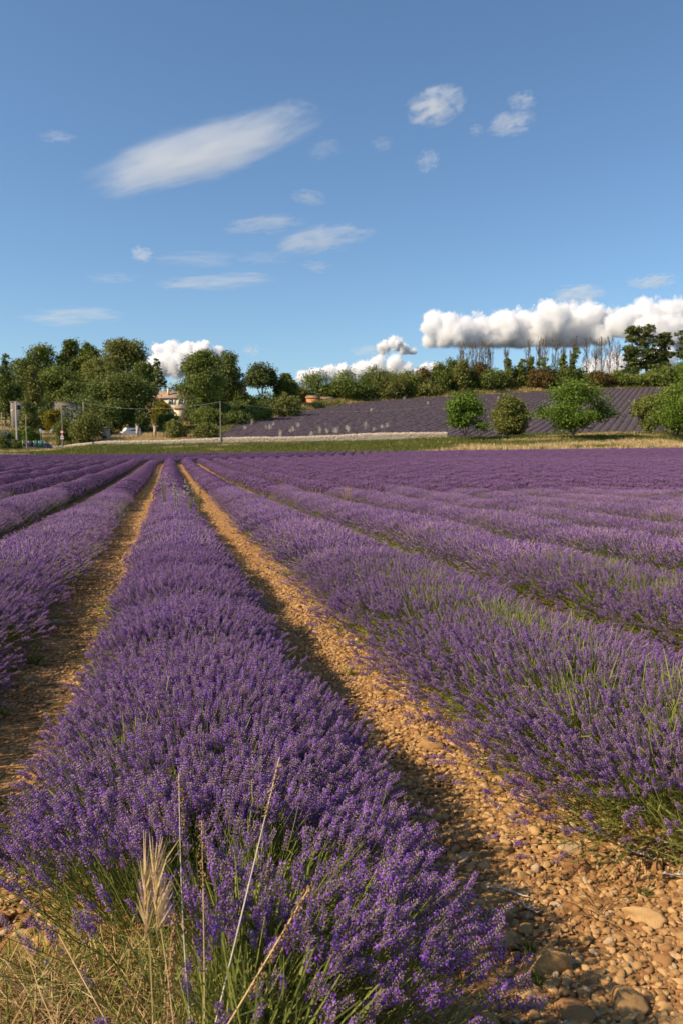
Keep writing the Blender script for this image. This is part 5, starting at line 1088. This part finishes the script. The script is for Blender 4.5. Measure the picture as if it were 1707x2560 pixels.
def cumulus_mat(lobes, mx, zb, dens, seed):
    """vapour that is dense in the heart of each heap and breaks into billows towards its rim"""
    m = bpy.data.materials.new('cumulus_vapour'); m.use_nodes = True; t = m.node_tree; L = t.links
    for n in list(t.nodes):
        if n.type == 'BSDF_PRINCIPLED': t.nodes.remove(n)
    v = N(t, 'ShaderNodeVolumeScatter'); v.inputs['Color'].default_value = (1, 1, 1, 1); v.inputs['Anisotropy'].default_value = 0.1; L.new(v.outputs[0], t.nodes['Material Output'].inputs['Volume'])
    tc = N(t, 'ShaderNodeTexCoord'); f = None
    for c, rr in lobes:
        d = N(t, 'ShaderNodeVectorMath', operation='DISTANCE'); L.new(tc.outputs['Object'], d.inputs[0]); d.inputs[1].default_value = tuple(c)
        e = N(t, 'ShaderNodeMath', operation='MULTIPLY_ADD'); L.new(d.outputs['Value'], e.inputs[0]); e.inputs[1].default_value = -1 / rr; e.inputs[2].default_value = 1.0
        if f is None: f = e.outputs[0]
        else:
            g = N(t, 'ShaderNodeMath', operation='MAXIMUM'); L.new(f, g.inputs[0]); L.new(e.outputs[0], g.inputs[1]); f = g.outputs[0]
    def nz(sc, det, ro):
        mp = N(t, 'ShaderNodeVectorMath', operation='ADD'); mp.inputs[1].default_value = (seed * 911.0, seed * 377.0, 0); L.new(tc.outputs['Object'], mp.inputs[0])
        q = N(t, 'ShaderNodeTexNoise'); q.inputs['Scale'].default_value = sc / mx; q.inputs['Detail'].default_value = det; q.inputs['Roughness'].default_value = ro; L.new(mp.outputs[0], q.inputs['Vector']); return q.outputs['Fac']
    def mad(x, k, add):
        q = N(t, 'ShaderNodeMath', operation='MULTIPLY_ADD'); L.new(x, q.inputs[0]); q.inputs[1].default_value = k
        if isinstance(add, float): q.inputs[2].default_value = add
        else: L.new(add, q.inputs[2])
        return q.outputs[0]
    n1 = nz(1.5, 5, .55); ab = N(t, 'ShaderNodeMath', operation='ABSOLUTE'); L.new(mad(nz(3.6, 3, .5), 2.0, -1.0), ab.inputs[0])      # creases between billows
    h = mad(n1, 1.3, mad(nz(9.0, 3, .6), .35, mad(ab.outputs[0], .42, mad(f, 1.0, -1.0))))
    mr = N(t, 'ShaderNodeMapRange', interpolation_type='SMOOTHSTEP'); mr.inputs[1].default_value = .10; mr.inputs[2].default_value = .36; mr.inputs[4].default_value = dens; L.new(h, mr.inputs[0])
    sx = N(t, 'ShaderNodeSeparateXYZ'); L.new(tc.outputs['Object'], sx.inputs[0]); zz = mad(n1, mx * .35, sx.outputs['Z'])
    fb = N(t, 'ShaderNodeMapRange', interpolation_type='SMOOTHSTEP'); fb.inputs[1].default_value = zb + mx * .10; fb.inputs[2].default_value = zb + mx * .38; L.new(zz, fb.inputs[0])
    rim = N(t, 'ShaderNodeMapRange'); rim.inputs[1].default_value = -.16; rim.inputs[2].default_value = 0.0; L.new(f, rim.inputs[0])
    m1 = N(t, 'ShaderNodeMath', operation='MULTIPLY'); L.new(mr.outputs[0], m1.inputs[0]); L.new(fb.outputs[0], m1.inputs[1])
    m2 = N(t, 'ShaderNodeMath', operation='MULTIPLY'); L.new(m1.outputs[0], m2.inputs[0]); L.new(rim.outputs[0], m2.inputs[1]); L.new(m2.outputs[0], v.inputs['Density'])
    return m
def cumulus(lobes, lab, seed, D=11000.0, tau=12.0, flat=None):
    """lobes: (px, py, radius px); a heap of vapour grown from them"""
    r = np.random.default_rng(seed); L0 = []; s = Soup()
    for (px, py, rp) in lobes:
        p = at(px, py, D); rr = rp / FPX * D * 1.15; L0.append((np.array(p) + np.array([0, r.normal(0, rr * .35), 0]), rr))
    ctr = np.mean([c for c, _ in L0], 0); mx = float(np.mean([rr for _, rr in L0])); bt = at(lobes[0][0], flat, D).z - ctr[2]; L0 = [(c - ctr, rr) for c, rr in L0]
    for c, rr in L0:
        V, F = ICO; V = V * rr * 1.16 + c; V[:, 2] = np.where(V[:, 2] < bt, bt + (V[:, 2] - bt) * .1, V[:, 2]); s.add(V, F)
    o = s.build('cumulus_cloud', cumulus_mat(L0, mx, bt, tau / (2 * mx), seed), None, Vector(ctr)); md = o.modifiers.new('fuse', 'REMESH'); md.mode = 'VOXEL'; md.voxel_size = mx / 8
    return tag(o, lab, 'cloud', 'cumulus clouds low over the horizon')
cumulus([(1080, 815, 34), (1088, 798, 30), (1076, 848, 30), (1125, 812, 36), (1110, 838, 40), (1150, 835, 46), (1200, 830, 50), (1255, 822, 54), (1310, 815, 52), (1365, 806, 52), (1420, 805, 52), (1470, 800, 50), (1505, 800, 42), (1170, 855, 40), (1110, 855, 32), (1230, 855, 42), (1285, 850, 44), (1330, 850, 44), (1385, 848, 44), (1440, 845, 44), (1490, 840, 40)], 'wide white cumulus bank with grey flat base over the ridge', 11, flat=868)
cumulus([(1545, 808, 44), (1580, 800, 44), (1620, 790, 52), (1670, 790, 54), (1720, 795, 56), (1650, 830, 50), (1700, 840, 50), (1590, 830, 40)], 'white cumulus at the picture edge behind the pines', 12, D=10400, flat=872)
cumulus([(960, 868, 20), (985, 862, 22), (1010, 872, 18), (1030, 880, 14)], 'small cumulus with grey flat base left of the bank', 13, D=10000, flat=886)
cumulus([(905, 925, 30), (940, 915, 30), (985, 918, 32), (1015, 930, 24)], 'bright cumulus rising behind the ridge hedge', 14, D=12000, flat=965)
cumulus([(760, 945, 20), (790, 938, 24), (825, 930, 24), (860, 932, 26), (890, 940, 26)], 'low white cumulus peeping over the hedge by the huts', 15, D=12500, flat=970)
cumulus([(1062, 925, 20), (1085, 920, 20), (1045, 935, 18)], 'small cumulus remnant behind the reddish sapling', 16, D=12200, flat=955)
cumulus([(400, 880, 28), (430, 875, 28), (470, 885, 34), (500, 878, 26), (515, 870, 20), (545, 885, 24), (450, 910, 44), (515, 915, 44), (400, 915, 34)], 'white cumulus between the wood and the oak', 17, D=11500, flat=960)
cumulus([(1480, 925, 34), (1530, 918, 36), (1580, 912, 34), (1640, 905, 44)], 'pale cumulus low behind the bare trees', 18, D=12600, flat=985)
